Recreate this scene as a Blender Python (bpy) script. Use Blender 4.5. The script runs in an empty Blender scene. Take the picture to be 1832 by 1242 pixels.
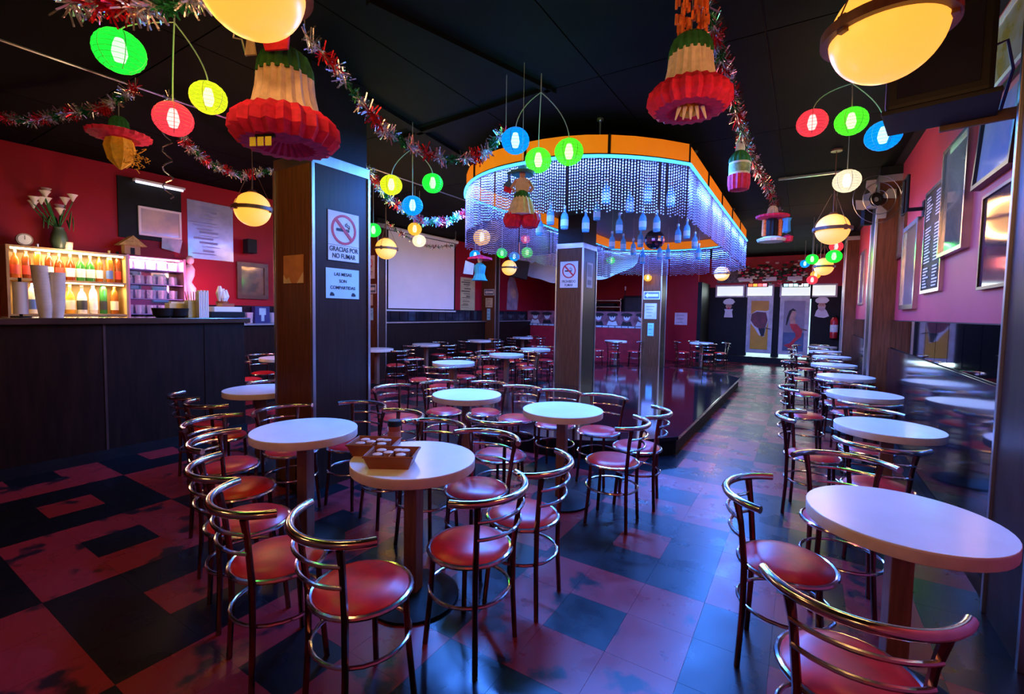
import bpy, bmesh, math, random
from mathutils import Vector, Matrix
random.seed(7)
PI = math.pi
SC = bpy.context.scene
COL = SC.collection
# ------------------------------------------------------------------ camera
F, PX, PY, EYE = 830.0, 916.0, 605.0, 1.52          # focal length and principal point for 1832x1242
YAW, PITCH, ROLL = math.atan(521/F), math.atan(46/F), .0167
FWD = Vector((-math.sin(YAW)*math.cos(PITCH), math.cos(YAW)*math.cos(PITCH), -math.sin(PITCH)))
RGT = Vector((math.cos(YAW), math.sin(YAW), 0)); UPV = RGT.cross(FWD)
c_, s_ = math.cos(ROLL), math.sin(ROLL)
RG = RGT*c_ + UPV*s_; UP = UPV*c_ - RGT*s_
cam_data = bpy.data.cameras.new('camera'); cam = bpy.data.objects.new('camera', cam_data); COL.objects.link(cam)
cam_data.sensor_width = 36; cam_data.lens = F/1832*36
cam_data.shift_y = (PY-621)/1832; cam_data.clip_start = .05
cam.matrix_world = Matrix(((RG.x, UP.x, -FWD.x, 0), (RG.y, UP.y, -FWD.y, 0), (RG.z, UP.z, -FWD.z, EYE), (0, 0, 0, 1)))
SC.camera = cam
def at(x, y, z=None, X=None, Y=None, d=None):
    """point of the room seen at a place in the photograph, on a known plane or at a known depth"""
    v = FWD + RG*((x-PX)/F) - UP*((y-PY)/F)
    t = (z-EYE)/v.z if z is not None else X/v.x if X is not None else Y/v.y if Y is not None else d
    return Vector((0, 0, EYE)) + v*t
# ------------------------------------------------------------------ world, exposure
w = bpy.data.worlds.new('world'); SC.world = w; w.use_nodes = True
w.node_tree.nodes['Background'].inputs[0].default_value = (.35, .4, .6, 1)
w.node_tree.nodes['Background'].inputs[1].default_value = .02
SC.view_settings.view_transform = 'Standard'; SC.view_settings.look = 'None'
SC.view_settings.gamma = 1; SC.view_settings.use_curve_mapping = False
SC.view_settings.exposure = 0.42
GLOBE_W, LANTERN_W, LED_W, BAR_W, DOOR_W = 62, 10, 44.0, 16, 18
def lamp(kind, loc, watts, col, radius=.1, parent=None, size=None, rot=None, name='lamp_light'):
    l = bpy.data.lights.new(name, kind); l.energy = watts; l.color = col
    if kind == 'POINT': l.shadow_soft_size = radius
    if size: l.shape = 'RECTANGLE'; l.size, l.size_y = size
    o = bpy.data.objects.new(name, l); COL.objects.link(o); o.location = loc
    if rot: o.rotation_euler = rot
    if parent: o.parent = parent
    return o
# ------------------------------------------------------------------ materials
MATS = {}
def pm(name, base, rough=.5, metal=0., var=.2, scale=6., bump=0., emit=0., ecol=None, coat=0., stretch=(1, 1, 1), trans=0., base2=None, thr=None, ior=None):
    """procedural principled material: base colour broken up by world-space noise"""
    if name in MATS: return MATS[name]
    m = bpy.data.materials.new(name); m.use_nodes = True; nt = m.node_tree; N, L = nt.nodes, nt.links
    b = N['Principled BSDF']
    g = N.new('ShaderNodeNewGeometry'); mp = N.new('ShaderNodeMapping'); mp.inputs['Scale'].default_value = stretch
    L.new(g.outputs['Position'], mp.inputs['Vector'])
    nz = N.new('ShaderNodeTexNoise'); nz.inputs['Scale'].default_value = scale; nz.inputs['Detail'].default_value = 5
    L.new(mp.outputs[0], nz.inputs['Vector'])
    r = N.new('ShaderNodeValToRGB'); L.new(nz.outputs['Fac'], r.inputs['Fac'])
    b2 = base2 or tuple(max(0, c*(1-var)) for c in base)
    b1 = base if base2 else tuple(min(1, c*(1+var)) for c in base)
    lo, hi = thr or (.3, .7)
    r.color_ramp.elements[0].position = lo; r.color_ramp.elements[0].color = (*b2, 1)
    r.color_ramp.elements[1].position = hi; r.color_ramp.elements[1].color = (*b1, 1)
    L.new(r.outputs['Color'], b.inputs['Base Color'])
    b.inputs['Roughness'].default_value = rough; b.inputs['Metallic'].default_value = metal
    if coat: b.inputs['Coat Weight'].default_value = coat; b.inputs['Coat Roughness'].default_value = .08
    if trans: b.inputs['Transmission Weight'].default_value = trans
    if ior: b.inputs['IOR'].default_value = ior
    if emit:
        b.inputs['Emission Color'].default_value = (*(ecol or base), 1); b.inputs['Emission Strength'].default_value = emit
    if bump:
        bp = N.new('ShaderNodeBump'); bp.inputs['Strength'].default_value = bump; bp.inputs['Distance'].default_value = .01
        L.new(nz.outputs['Fac'], bp.inputs['Height']); L.new(bp.outputs[0], b.inputs['Normal'])
    MATS[name] = m; return m
def paper_glow(name, col, strength, clear):
    """lit paper shade: glows in its colour and lets the bulb inside show through"""
    if name in MATS: return MATS[name]
    m = bpy.data.materials.new(name); m.use_nodes = True; nt = m.node_tree; N, L = nt.nodes, nt.links
    for n in list(N): N.remove(n)
    o = N.new('ShaderNodeOutputMaterial'); mx = N.new('ShaderNodeMixShader'); e = N.new('ShaderNodeEmission'); t = N.new('ShaderNodeBsdfTransparent')
    g = N.new('ShaderNodeNewGeometry'); nz = N.new('ShaderNodeTexNoise'); nz.inputs['Scale'].default_value = 30
    mm = N.new('ShaderNodeMath'); mm.operation = 'MULTIPLY_ADD'; mm.inputs[1].default_value = .3*strength; mm.inputs[2].default_value = .85*strength
    L.new(g.outputs['Position'], nz.inputs['Vector']); L.new(nz.outputs['Fac'], mm.inputs[0]); L.new(mm.outputs[0], e.inputs['Strength'])
    e.inputs['Color'].default_value = (*col, 1); t.inputs['Color'].default_value = (*[.35+.65*c for c in col], 1)
    mx.inputs[0].default_value = clear; L.new(e.outputs[0], mx.inputs[1]); L.new(t.outputs[0], mx.inputs[2]); L.new(mx.outputs[0], o.inputs[0])
    MATS[name] = m; return m
def glass(name, col, clear=.8, rough=.05):
    if name in MATS: return MATS[name]
    m = bpy.data.materials.new(name); m.use_nodes = True; nt = m.node_tree; N, L = nt.nodes, nt.links
    b = N['Principled BSDF']; b.inputs['Base Color'].default_value = (*col, 1); b.inputs['Roughness'].default_value = rough
    t = N.new('ShaderNodeBsdfTransparent'); t.inputs['Color'].default_value = (*col, 1); mx = N.new('ShaderNodeMixShader')
    g = N.new('ShaderNodeNewGeometry'); nz = N.new('ShaderNodeTexNoise'); nz.inputs['Scale'].default_value = 12
    mr = N.new('ShaderNodeMapRange'); mr.inputs['To Min'].default_value = clear-.1; mr.inputs['To Max'].default_value = min(1, clear+.1)
    L.new(g.outputs['Position'], nz.inputs['Vector']); L.new(nz.outputs['Fac'], mr.inputs['Value']); L.new(mr.outputs[0], mx.inputs[0])
    L.new(b.outputs[0], mx.inputs[1]); L.new(t.outputs[0], mx.inputs[2]); L.new(mx.outputs[0], N['Material Output'].inputs[0])
    MATS[name] = m; return m
CHROME = pm('chrome', (.75, .73, .74), .16, 1, .1, 20)
LEGM = pm('chrome_dark_reflections', (.2, .1, .095), .2, 1, .2, 20)  # leg chrome, with the dark surroundings it reflects put into its colour
STEEL = pm('brushed_steel', (.5, .5, .52), .35, 1, .15, 10, stretch=(1, 1, .1))
VINYL = pm('red_vinyl', (.55, .011, .012), .34, 0, .25, 14, bump=.05)
LAMIN = pm('white_laminate', (.84, .83, .81), .22, 0, .05, 5)
LEDGE = pm('laminate_edge_warm_lit', (.72, .62, .52), .4, 0, .12, 12)  # white edge tinted beige: the warm lighting is put into its colour
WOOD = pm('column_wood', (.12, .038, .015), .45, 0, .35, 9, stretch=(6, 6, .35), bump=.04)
POST = pm('table_post_wood', (.2, .085, .06), .35, 0, .25, 9, stretch=(6, 6, .4))
DWOOD = pm('dark_wood', (.014, .0055, .003), .5, 0, .4, 6, stretch=(4, 4, .5)); DWOOD.node_tree.nodes['Principled BSDF'].inputs['Specular IOR Level'].default_value = .15
BLACK = pm('black_paint', (.007, .007, .0075), .55, 0, .3, 8); BLACK.node_tree.nodes['Principled BSDF'].inputs['Specular IOR Level'].default_value = .2
CEIL = pm('ceiling_black', (.003, .003, .0032), .8, 0, .3, 3); CEIL.node_tree.nodes['Principled BSDF'].inputs['Specular IOR Level'].default_value = .06
GLOSS = pm('black_gloss', (.012, .012, .02), .1, 0, .3, 2, coat=.6)
STAGE = pm('stage_black_mirror', (.01, .009, .014), .07, 0, .3, 2, coat=1)
REDL = pm('red_wall_paint', (.31, .006, .018), .5, 0, .12, 1.6, bump=.03)
PINKR = pm('rose_wall_paint', (.5, .06, .09), .5, 0, .1, 1.6, bump=.03)
for m_ in (REDL, PINKR): m_.node_tree.nodes['Principled BSDF'].inputs['Specular IOR Level'].default_value = .2
WHITE = pm('white_plastic', (.75, .75, .75), .45, 0, .06, 5)
PAPER = pm('paper_white', (.72, .72, .7), .6, 0, .08, 10)
INK = pm('black_ink', (.012, .012, .015), .6)
SIGNRED = pm('sign_red', (.6, .02, .03), .5)
MIRROR = pm('mirror_glass', (.5, .5, .55), .03, 1, .08, 3)
GREEN = pm('tissue_green', (.02, .16, .04), .8, 0, .3, 30, bump=.2)
CREAM = pm('tissue_cream', (.75, .66, .52), .8, 0, .15, 30, bump=.2)
TRED = pm('tissue_red', (.7, .012, .07), .75, 0, .25, 30, bump=.2)
YELL = pm('tissue_yellow', (.8, .42, .02), .8, 0, .2, 30)
ORNG = pm('tissue_orange', (.8, .18, .03), .8, 0, .3, 30)
SKIN = pm('printed_skin', (.6, .35, .25), .6)
KRAFT = pm('brown_plastic', (.3, .08, .03), .35, 0, .2, 8)
CORD = pm('lamp_cord', (.35, .36, .3), .5)
BRASS = pm('dark_ring_wood', (.13, .05, .03), .4, 0, .3, 20)
# ------------------------------------------------------------------ mesh helpers
class MB:
    def __init__(s): s.v = []; s.f = []
    def box(s, c, d, rz=0):
        x, y, z = (k/2 for k in d); n = len(s.v); co, si = math.cos(rz), math.sin(rz)
        for a, b, e in ((-x,-y,-z),(x,-y,-z),(x,y,-z),(-x,y,-z),(-x,-y,z),(x,-y,z),(x,y,z),(-x,y,z)):
            s.v.append((c[0]+a*co-b*si, c[1]+a*si+b*co, c[2]+e))
        for q in ((0,3,2,1),(4,5,6,7),(0,1,5,4),(1,2,6,5),(2,3,7,6),(3,0,4,7)): s.f.append(tuple(n+i for i in q))
        return s
    def span(s, a, b):
        return s.box([(p+q)/2 for p, q in zip(a, b)], [abs(q-p) for p, q in zip(a, b)])
    def tube(s, pts, r, n=8, closed=False, caps=True):
        pts = [Vector(p) for p in pts]; m = len(pts); base = len(s.v); prev = None
        rr = r if isinstance(r, (list, tuple)) else [r]*m
        for i, p in enumerate(pts):
            if closed: t = pts[(i+1) % m]-pts[i-1]
            else: t = pts[min(i+1, m-1)]-pts[max(i-1, 0)]
            t.normalize()
            a = prev if prev is not None else Vector((0, 0, 1)) if abs(t.z) < .9 else Vector((1, 0, 0))
            b = t.cross(a)
            if b.length < 1e-6: b = t.orthogonal()
            b.normalize(); a = b.cross(t).normalized(); prev = a
            for k in range(n):
                g = 2*PI*k/n; s.v.append(tuple(p+(a*math.cos(g)+b*math.sin(g))*rr[i]))
        for i in range(m if closed else m-1):
            j = (i+1) % m
            for k in range(n):
                q = (k+1) % n; s.f.append((base+i*n+k, base+j*n+k, base+j*n+q, base+i*n+q))
        if not closed and caps:
            s.f.append(tuple(base+k for k in range(n))); s.f.append(tuple(base+(m-1)*n+k for k in reversed(range(n))))
        return s
    def lathe(s, prof, n=24, c=(0, 0, 0), pleat=0., ph=0.):
        base = len(s.v); m = len(prof)
        for i, (r, z) in enumerate(prof):
            for k in range(n):
                g = 2*PI*k/n+ph; q = r*(1+pleat*(1 if k % 2 else -1))
                s.v.append((c[0]+q*math.cos(g), c[1]+q*math.sin(g), c[2]+z))
        for i in range(m-1):
            for k in range(n):
                q = (k+1) % n; s.f.append((base+i*n+k, base+i*n+q, base+(i+1)*n+q, base+(i+1)*n+k))
        if prof[0][0] > 1e-6: s.f.append(tuple(base+k for k in reversed(range(n))))
        if prof[-1][0] > 1e-6: s.f.append(tuple(base+(m-1)*n+k for k in range(n)))
        return s
    def prism(s, poly, y0, y1):
        """2-D outline (x, z) extruded along y"""
        n = len(s.v); m = len(poly)
        for y in (y0, y1):
            for x, z in poly: s.v.append((x, y, z))
        s.f.append(tuple(n+i for i in range(m))); s.f.append(tuple(n+m+i for i in reversed(range(m))))
        for i in range(m): s.f.append((n+i, n+m+i, n+m+(i+1) % m, n+(i+1) % m))
        return s
    def slab(s, poly, z0, z1):
        n = len(s.v); m = len(poly)
        for z in (z0, z1):
            for x, y in poly: s.v.append((x, y, z))
        s.f.append(tuple(n+i for i in reversed(range(m)))); s.f.append(tuple(n+m+i for i in range(m)))
        for i in range(m): s.f.append((n+i, n+(i+1) % m, n+m+(i+1) % m, n+m+i))
        return s
    def mesh(s, name, mat, smooth=False, bevel=0.):
        me = bpy.data.meshes.new(name); me.from_pydata(s.v, [], s.f)
        bm = bmesh.new(); bm.from_mesh(me)
        bmesh.ops.remove_doubles(bm, verts=bm.verts, dist=1e-6)
        bmesh.ops.recalc_face_normals(bm, faces=bm.faces)
        if bevel: bmesh.ops.bevel(bm, geom=[e for e in bm.edges if len(e.link_faces) == 2 and e.calc_face_angle(0) > .6], offset=bevel, segments=2, affect='EDGES', profile=.6)
        bm.to_mesh(me); bm.free()
        me.materials.append(mat)
        if smooth:
            me.polygons.foreach_set('use_smooth', [True]*len(me.polygons))
            try: me.set_sharp_from_angle(angle=.75)
            except Exception: pass
        return me
    def build(s, name, mat, parent=None, smooth=False, bevel=0., loc=None):
        return inst(name, s.mesh(name, mat, smooth, bevel), parent, loc)
def inst(name, me, parent=None, loc=None):
    o = bpy.data.objects.new(name, me); COL.objects.link(o)
    if parent: o.parent = parent
    if loc is not None: o.location = loc
    return o
def tag(o, label=None, cat=None, group=None, kind=None):
    if label: o['label'] = label
    if cat: o['category'] = cat
    if group: o['group'] = group
    if kind: o['kind'] = kind
    return o
def thing(name, label, cat, loc=(0, 0, 0), rz=0, group=None):
    o = bpy.data.objects.new(name, None); COL.objects.link(o); o.empty_display_size = .05
    o.location = loc; o.rotation_euler = (0, 0, rz)
    return tag(o, label, cat, group)
def copy_tree(o, parent=None):
    c = o.copy(); COL.objects.link(c); c.parent = parent
    for ch in list(o.children): copy_tree(ch, c)
    return c
def struct(name, mb, mat, bevel=0., smooth=False): return tag(mb.build(name, mat, None, smooth, bevel), kind='structure')
def arc(r, a0, a1, z, n, c=(0, 0)): return [(c[0]+r*math.cos(a0+(a1-a0)*i/n), c[1]+r*math.sin(a0+(a1-a0)*i/n), z) for i in range(n+1)]
def circ2(r, n=20, cx=0, cz=0, sx=1, sz=1): return [(cx+sx*r*math.cos(2*PI*i/n), cz+sz*r*math.sin(2*PI*i/n)) for i in range(n)]
def text(name, body, size, mat, parent, loc, depth=.001, align='CENTER', sx=1):
    cu = bpy.data.curves.new(name, 'FONT'); cu.body = body; cu.size = size; cu.align_x = align; cu.align_y = 'CENTER'; cu.extrude = depth; cu.offset = size*.012
    to = bpy.data.objects.new(name, cu); COL.objects.link(to)
    dg = bpy.context.evaluated_depsgraph_get(); me = bpy.data.meshes.new_from_object(to.evaluated_get(dg))
    bpy.data.objects.remove(to); bpy.data.curves.remove(cu)
    me.transform(Matrix.Rotation(PI/2, 4, 'X') @ Matrix.Diagonal((sx, 1, 1, 1))); me.materials.clear(); me.materials.append(mat); me.name = name
    return inst(name, me, parent, loc)
LW, RW, CZ, YD = -8.3, 1.0, 3.5, 17.5            # left wall, right wall, ceiling height, door wall
# ================================================================== FLOOR
T = .316; X0, Y0 = -.38, 2.57
def tile_mat(name, base, worn, lo, hi):
    m = pm(name, base, .2, 0, .2, 4.5, base2=worn, thr=(lo, hi), bump=.06)
    N, L = m.node_tree.nodes, m.node_tree.links; b = N['Principled BSDF']
    nz = N.new('ShaderNodeTexNoise'); nz.inputs['Scale'].default_value = 5; nz.inputs['Detail'].default_value = 6
    g = N.new('ShaderNodeNewGeometry'); L.new(g.outputs['Position'], nz.inputs['Vector'])
    mr = N.new('ShaderNodeMapRange'); mr.inputs['To Min'].default_value = .17; mr.inputs['To Max'].default_value = .42
    L.new(nz.outputs['Fac'], mr.inputs['Value']); L.new(mr.outputs[0], b.inputs['Roughness'])
    return m
TL = tile_mat('tile_rose', (.235, .017, .021), (.02, .008, .012), .36, .43)
TD = tile_mat('tile_black', (.004, .004, .006), (.03, .027, .03), .24, .32)
for m_ in (TL, TD): m_.node_tree.nodes['Principled BSDF'].inputs['Specular IOR Level'].default_value = .32
WOOD.node_tree.nodes['Principled BSDF'].inputs['Specular IOR Level'].default_value = .22
floor = struct('floor', MB().span((LW, -3, -.1), (RW+.3, YD+.3, -.006)), pm('floor_bed', (.03, .012, .012), .8))
def canopy_loop(off=0., n=14):
    """plan of the stage and of the canopy over it: straight sides, bowed ends"""
    xc, hw = -2.575, 1.475; pts = []
    ya, yb, e = 5.2, 10.95, .89
    for i in range(n+1):
        u = 1-2*i/n; pts.append((xc+(hw-off)*u, yb-off*.6+e*(1-abs(u)**2.4)))
    for i in range(n+1):
        u = -1+2*i/n; pts.append((xc+(hw-off)*u, ya+off*.6-e*(1-abs(u)**2.4)))
    return pts
def dens(pts, step, closed=True):
    out = []; m = len(pts)
    for i in range(m if closed else m-1):
        a, b = Vector(pts[i]), Vector(pts[(i+1) % m]); k = max(1, round((b-a).length/step))
        out += [tuple(a.lerp(b, j/k)) for j in range(k)]
    return out
tl = MB().span((-.1574, -.1574, -.006), (.1574, .1574, 0)).mesh('tile', TL); td = MB().span((-.1574, -.1574, -.006), (.1574, .1574, 0)).mesh('tile', TD)
cells = []
for i in range(int((LW-X0)/T), int((RW-X0)/T)+1):
    for j in range(int((-1-Y0)/T), int((YD-Y0)/T)):
        x, y = X0+(i+.5)*T, Y0+(j+.5)*T
        if not (LW+.16 < x < RW-.16): continue
        if -3.9 < x < -1.3 and 5.4 < y < 10.8: continue
        if x < -5.95 and y < 3: continue
        light = ((i//3)+(j//3)) % 2 == 0
        if i % 3 == 1 and j % 3 == 1: light = not light
        p = Vector((x, y, 0))-Vector((0, 0, EYE)); d = p.dot(FWD)
        if d > .2: u = PX+F*p.dot(RG)/d; v = PY-F*p.dot(UP)/d; vis = -60 < u < 1892 and v < 1300
        else: vis = False
        cells.append((0 if vis else 1, x*x+y*y, x, y, light))
cells.sort()
for k, (nv, d2, x, y, light) in enumerate(cells[:300]): inst('tile', tl if light else td, floor, (x, y, 0))
for nm, want, mt in (('rose_tiles', True, TL), ('black_tiles', False, TD)):
    mb = MB()
    for nv, d2, x, y, light in cells[300:]:
        if light == want: mb.span((x-.1574, y-.1574, -.006), (x+.1574, y+.1574, 0))
    tag(mb.build(nm, mt, floor), kind='stuff')
# ================================================================== CEILING AND WALLS
ceiling = struct('ceiling', MB().span((LW-.2, -3, CZ+.012), (RW+.3, YD+.3, CZ+.15)), pm('ceiling_void', (.004, .004, .004), .9))
pan = MB().span((-.604, -.994, 0), (.604, .994, .012)).mesh('ceiling_panel', CEIL)
for i in range(-5, 4):
    for j in range(-3, 8):
        x, y = -2.75+1.22*(i+.5), 3.75+2*(j+.5)
        if LW-.3 < x < RW+.3 and y < YD+.8: inst('ceiling_panel', pan, ceiling, (x, y, CZ))
struct('wall_left', MB().span((LW-.15, -3, 0), (LW, YD+.2, CZ+.05)), REDL)
struct('wall_right', MB().span((RW, -3, 0), (RW+.15, YD+.2, CZ+.05)), PINKR)
struct('wall_front', MB().span((LW, -3.15, 0), (RW, -3, CZ+.05)), pm('front_wall_dark', (.1, .03, .04), .6))
struct('wall_back_left', MB().span((LW, 16, 0), (-2.95, 16.12, CZ+.05)), REDL)
struct('wall_back', MB().span((LW, YD, 2.5), (RW, YD+.12, CZ+.05)), pm('door_wall_red', (.42, .02, .035), .6, 0, .2, 3))
struct('trim_1', MB().box((-5.19, 4, CZ-.003), (.03, 8.2, .012)), STEEL)
struct('trim_2', MB().box((-2.2, 2.93, CZ-.02), (.05, 1.75, .04), -.27), CEIL)
struct('trim_3', MB().box((-3.65, 3.85, CZ-.02), (.09, 1.9, .04), .13), CEIL)
struct('trim_4', MB().box((-2.95, 3.78, CZ-.02), (2.0, .05, .04), -.1), CEIL)
struct('trim_5', MB().box((-.02, 7.75, CZ-.01), (.75, .05, .03)), STEEL)
# left wainscot: dark panel, ledge, strip of black tiles
struct('trim_6', MB().span((LW, 3.2, 0), (LW+.14, 14.2, 1.22)), DWOOD)
struct('trim_7', MB().span((LW, 3.2, 1.22), (LW+.2, 14.2, 1.25)), STEEL)
wt = tag(MB().span((LW, 3.2, 1.25), (LW+.012, 14.2, 1.56)).build('trim_8', BLACK), kind='structure')
ti = MB().span((0, -.135, -.14), (.012, .135, .14)).mesh('tile', GLOSS, bevel=.004)
for k in range(38): inst('tile', ti, wt, (LW+.012, 3.35+k*.285, 1.405))
# right wall: dark gloss wainscot, mirror band
struct('trim_9', MB().span((RW-.05, 3.3, 0), (RW, 7.8, 1.14)), GLOSS)
struct('trim_10', MB().span((RW-.05, 8.3, 0), (RW, YD, 1.14)), GLOSS)
for n, (a, b) in (('11', (3.3, 7.8)), ('12', (8.3, YD))):
    mw = tag(MB().span((RW-.02, a, 1.14), (RW, b, 1.5)).build('trim_'+n, BLACK), kind='structure')
    k = round((b-a)/.42); mm = MB().span((-.008, -(b-a)/k/2+.006, -.172), (0, (b-a)/k/2-.006, .172)).mesh('mirror_panel', MIRROR)
    for q in range(k): inst('mirror_panel', mm, mw, (RW-.02, a+(q+.5)*(b-a)/k, 1.32))
# ---------------------------------------------------------------- columns
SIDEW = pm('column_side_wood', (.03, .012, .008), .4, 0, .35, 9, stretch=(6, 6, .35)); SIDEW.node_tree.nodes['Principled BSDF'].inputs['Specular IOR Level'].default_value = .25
def column(name, x0, x1, y0, y1, ztrim=2.7):
    o = struct(name, MB().span((x0+.01, y0+.01, 0), (x1-.01, y1-.01, CZ)), BLACK)
    for a, b in (((x0+.015, y0, 0), (x1-.015, y0+.02, ztrim)), ((x0+.015, y1-.02, 0), (x1-.015, y1, ztrim)),
                 ((x0, y0+.015, 0), (x0+.02, y1-.015, ztrim)), ((x1-.02, y0+.015, 0), (x1, y1-.015, ztrim))):
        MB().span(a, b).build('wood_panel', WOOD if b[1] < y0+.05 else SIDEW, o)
    for x, y in ((x0, y0), (x1, y0), (x0, y1), (x1, y1)):
        MB().box((x, y, ztrim/2), (.028, .028, ztrim)).build('corner_strip', STEEL, o, bevel=.003)
    for a, b in (((x0-.008, y0-.008, ztrim), (x1+.008, y1+.008, ztrim+.09)),): MB().span(a, b).build('top_band', STEEL, o, bevel=.004)
    return o
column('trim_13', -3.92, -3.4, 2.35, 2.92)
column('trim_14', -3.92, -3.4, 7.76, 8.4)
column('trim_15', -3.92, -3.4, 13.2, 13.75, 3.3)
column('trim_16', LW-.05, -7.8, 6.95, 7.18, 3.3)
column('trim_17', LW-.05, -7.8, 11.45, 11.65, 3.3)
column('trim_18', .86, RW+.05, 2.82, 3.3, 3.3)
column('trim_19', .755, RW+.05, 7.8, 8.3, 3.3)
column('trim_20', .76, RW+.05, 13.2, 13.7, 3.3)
# ---------------------------------------------------------------- stage
lp = canopy_loop(.03, 16)
stage = thing('stage', 'raised glossy black dance floor with bowed front under the beaded canopy', 'stage')
MB().slab(lp, 0, .16).build('platform', BLACK, stage)
MB().slab(canopy_loop(0, 16), .16, .2).build('deck', STAGE, stage, bevel=.004)
# ================================================================== CANOPY
can = thing('bead_canopy', 'orange canopy with blue light strip and hanging bead fringe above the stage', 'canopy', (0, 0, 2.4))
L0 = canopy_loop(0, 14); zb = -2.4
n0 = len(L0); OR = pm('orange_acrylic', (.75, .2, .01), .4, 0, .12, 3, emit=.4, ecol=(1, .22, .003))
def seg_panel(pts, z0, z1, t=.02):
    mb = MB(); cx, cy = -2.575, 8.1
    inn = [(x+(cx-x)*t/1.5, y+(cy-y)*t/3.5) for x, y in pts]
    return mb.slab(list(pts)+inn[::-1], z0, z1)
loopd = L0+[L0[0]]
cuts = [0, 2, 5, 9, 12, 14, 15]   # panels of the back bow, then the left side
idx = [0, 3, 7, 11, 14]
def run(i0, i1): return [loopd[i % n0] for i in range(i0, i1+1)]
panels = [run(a, b) for a, b in zip(idx, idx[1:])] + [run(15+a, 15+b) for a, b in zip(idx, idx[1:])]
for k in range(5):
    for A, B in ((L0[14], L0[15]), (L0[29], L0[0])):
        a, b = Vector(A), Vector(B); panels.append([tuple(a.lerp(b, k/5+.003)), tuple(a.lerp(b, (k+1)/5-.003))])
for p in panels: seg_panel(p, 3.125+zb, 3.32+zb).build('fascia_panel', OR, can)
for p in panels: MB().box((p[0][0], p[0][1], 3.222+zb), (.025, .025, .21)).build('fascia_joint', DWOOD, can)
MB().slab(canopy_loop(.04, 14), 3.3+zb, 3.33+zb).build('canopy_roof', pm('canopy_underside', (.05, .035, .03), .5, 0, .3, 2), can)
ring = dens(canopy_loop(-.015, 24), .12)
MB().tube([(x, y, 3.105+zb) for x, y in ring], .018, 6, closed=True).build('light_strip', pm('blue_led', (.1, .5, 1), .4, emit=1, ecol=(.1, .8, 2.2)), can, smooth=True)
MB().tube([(x, y, 3.125+zb) for x, y in dens(canopy_loop(-.005, 24), .12)], .012, 6, closed=True).build('hanging_rail', DWOOD, can)
for x, y in ((-1.84, 4.55), (-1.2, 6), (-1.2, 9.5), (-3.9, 6), (-3.9, 9.5), (-2.5, 11.6), (-3.2, 4.65)):
    MB().tube([(x, y, 3.3+zb), (x, y, CZ+zb)], .01, 6).lathe([(.035, CZ-.02+zb), (.035, CZ+zb)], 10, (x, y, 0)).build('hanging_rod', STEEL, can)
ledp = dens(canopy_loop(-.1, 10), 1.0)
for k, (x, y) in enumerate(ledp):
    a, b = Vector(ledp[k-1]), Vector(ledp[(k+1) % len(ledp)]); t = b-a
    lamp('AREA', (x, y, 3.085+zb), LED_W, (.05, .22, 1.0), parent=can, size=(.8, .035), rot=(0, 0, math.atan2(t.y, t.x)), name='led_light')
# beads
BEAD = pm('crystal_beads', (.3, .15, .2), .3, 0, .15, 40)
mb = MB(); rnd = random.Random(3)
strings = dens(canopy_loop(.0, 40), .029)
for x, y in strings:
    left = x < -2.9; bot = 2.4 if (x < -3.6 and y > 4.9) else 2.55
    if y > 10.9: bot = 2.5
    bot += rnd.uniform(-.015, .015); z = 3.1-rnd.uniform(0, .03)
    if rnd.random() < .03: continue
    st = .03 if y < 8 else .045
    while z > bot:
        r = .0108 if st < .04 else .014; n = len(mb.v); zc = z+zb
        mb.v += [(x-r, y, zc), (x, y-r, zc), (x+r, y, zc), (x, y+r, zc), (x, y, zc+r*1.3), (x, y, zc-r*1.3)]
        for a in range(4): mb.f.append((n+a, n+(a+1) % 4, n+4)); mb.f.append((n+(a+1) % 4, n+a, n+5))
        z -= st
me = bpy.data.meshes.new('bead_fringe'); me.from_pydata(mb.v, [], mb.f); me.materials.append(BEAD)
tag(inst('bead_fringe', me, can), 'strings of clear crystal beads', kind='stuff')
# glass bottles hung inside the canopy
BG = glass('blue_bottle_glass', (.3, .75, 1.0), .45, .06)
bp = thing('hanging_bottle', 'x', 'bottle')
MB().lathe([(.0, 0), (.045, .002), (.05, .02), (.05, .15), (.04, .19), (.018, .22), (.016, .27)], 12).build('glass', BG, bp, smooth=True)
MB().lathe([(.02, .262), (.02, .3), (.0, .302)], 10).build('cap', STEEL, bp, smooth=True)
MB().lathe([(.051, .04), (.051, .12)], 12).build('paper_label', pm('bottle_label', (.6, .7, .75), .6), bp)
NUM = 'one two three four five six seven eight nine ten eleven twelve thirteen fourteen fifteen sixteen seventeen eighteen nineteen twenty twenty-one twenty-two twenty-three'.split()
BOT = [(1085, 345, 5.6), (1127, 362, 5.9), (1160, 325, 5.5), (1200, 345, 5.7), (1010, 392, 6.0), (1048, 398, 6.2), (1068, 378, 6.6), (1108, 402, 6.8), (1150, 395, 6.3), (1175, 398, 6.5),
        (1213, 420, 7.4), (1229, 412, 7.2), (1095, 432, 8.0), (1115, 436, 8.2), (1146, 428, 7.8), (1133, 444, 8.6), (1150, 460, 9.0), (1180, 452, 8.8), (1243, 432, 8.2), (1250, 452, 8.8), (1195, 452, 9.4), (985, 385, 6.2), (965, 405, 6.6)]
rank = {k: i for i, k in enumerate(sorted(range(len(BOT)), key=lambda k: BOT[k][0]))}
for k, (px, py, d) in enumerate(BOT):
    p = at(px, py, d=d); p.x = max(-3.8, min(-1.35, p.x)); z0 = min(2.85, max(2.2, p.z-.13))
    o = bp if k == 0 else copy_tree(bp); o.location = (p.x, p.y, z0)
    o['label'] = 'pale blue bottle hung under the stage canopy, number %s from the left' % NUM[rank[k]]; o['group'] = 'bottles hung under the canopy'
    MB().tube([(0, 0, .3), (0, 0, 3.3-z0)], .0025, 4).build('thread', STEEL, o)
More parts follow.
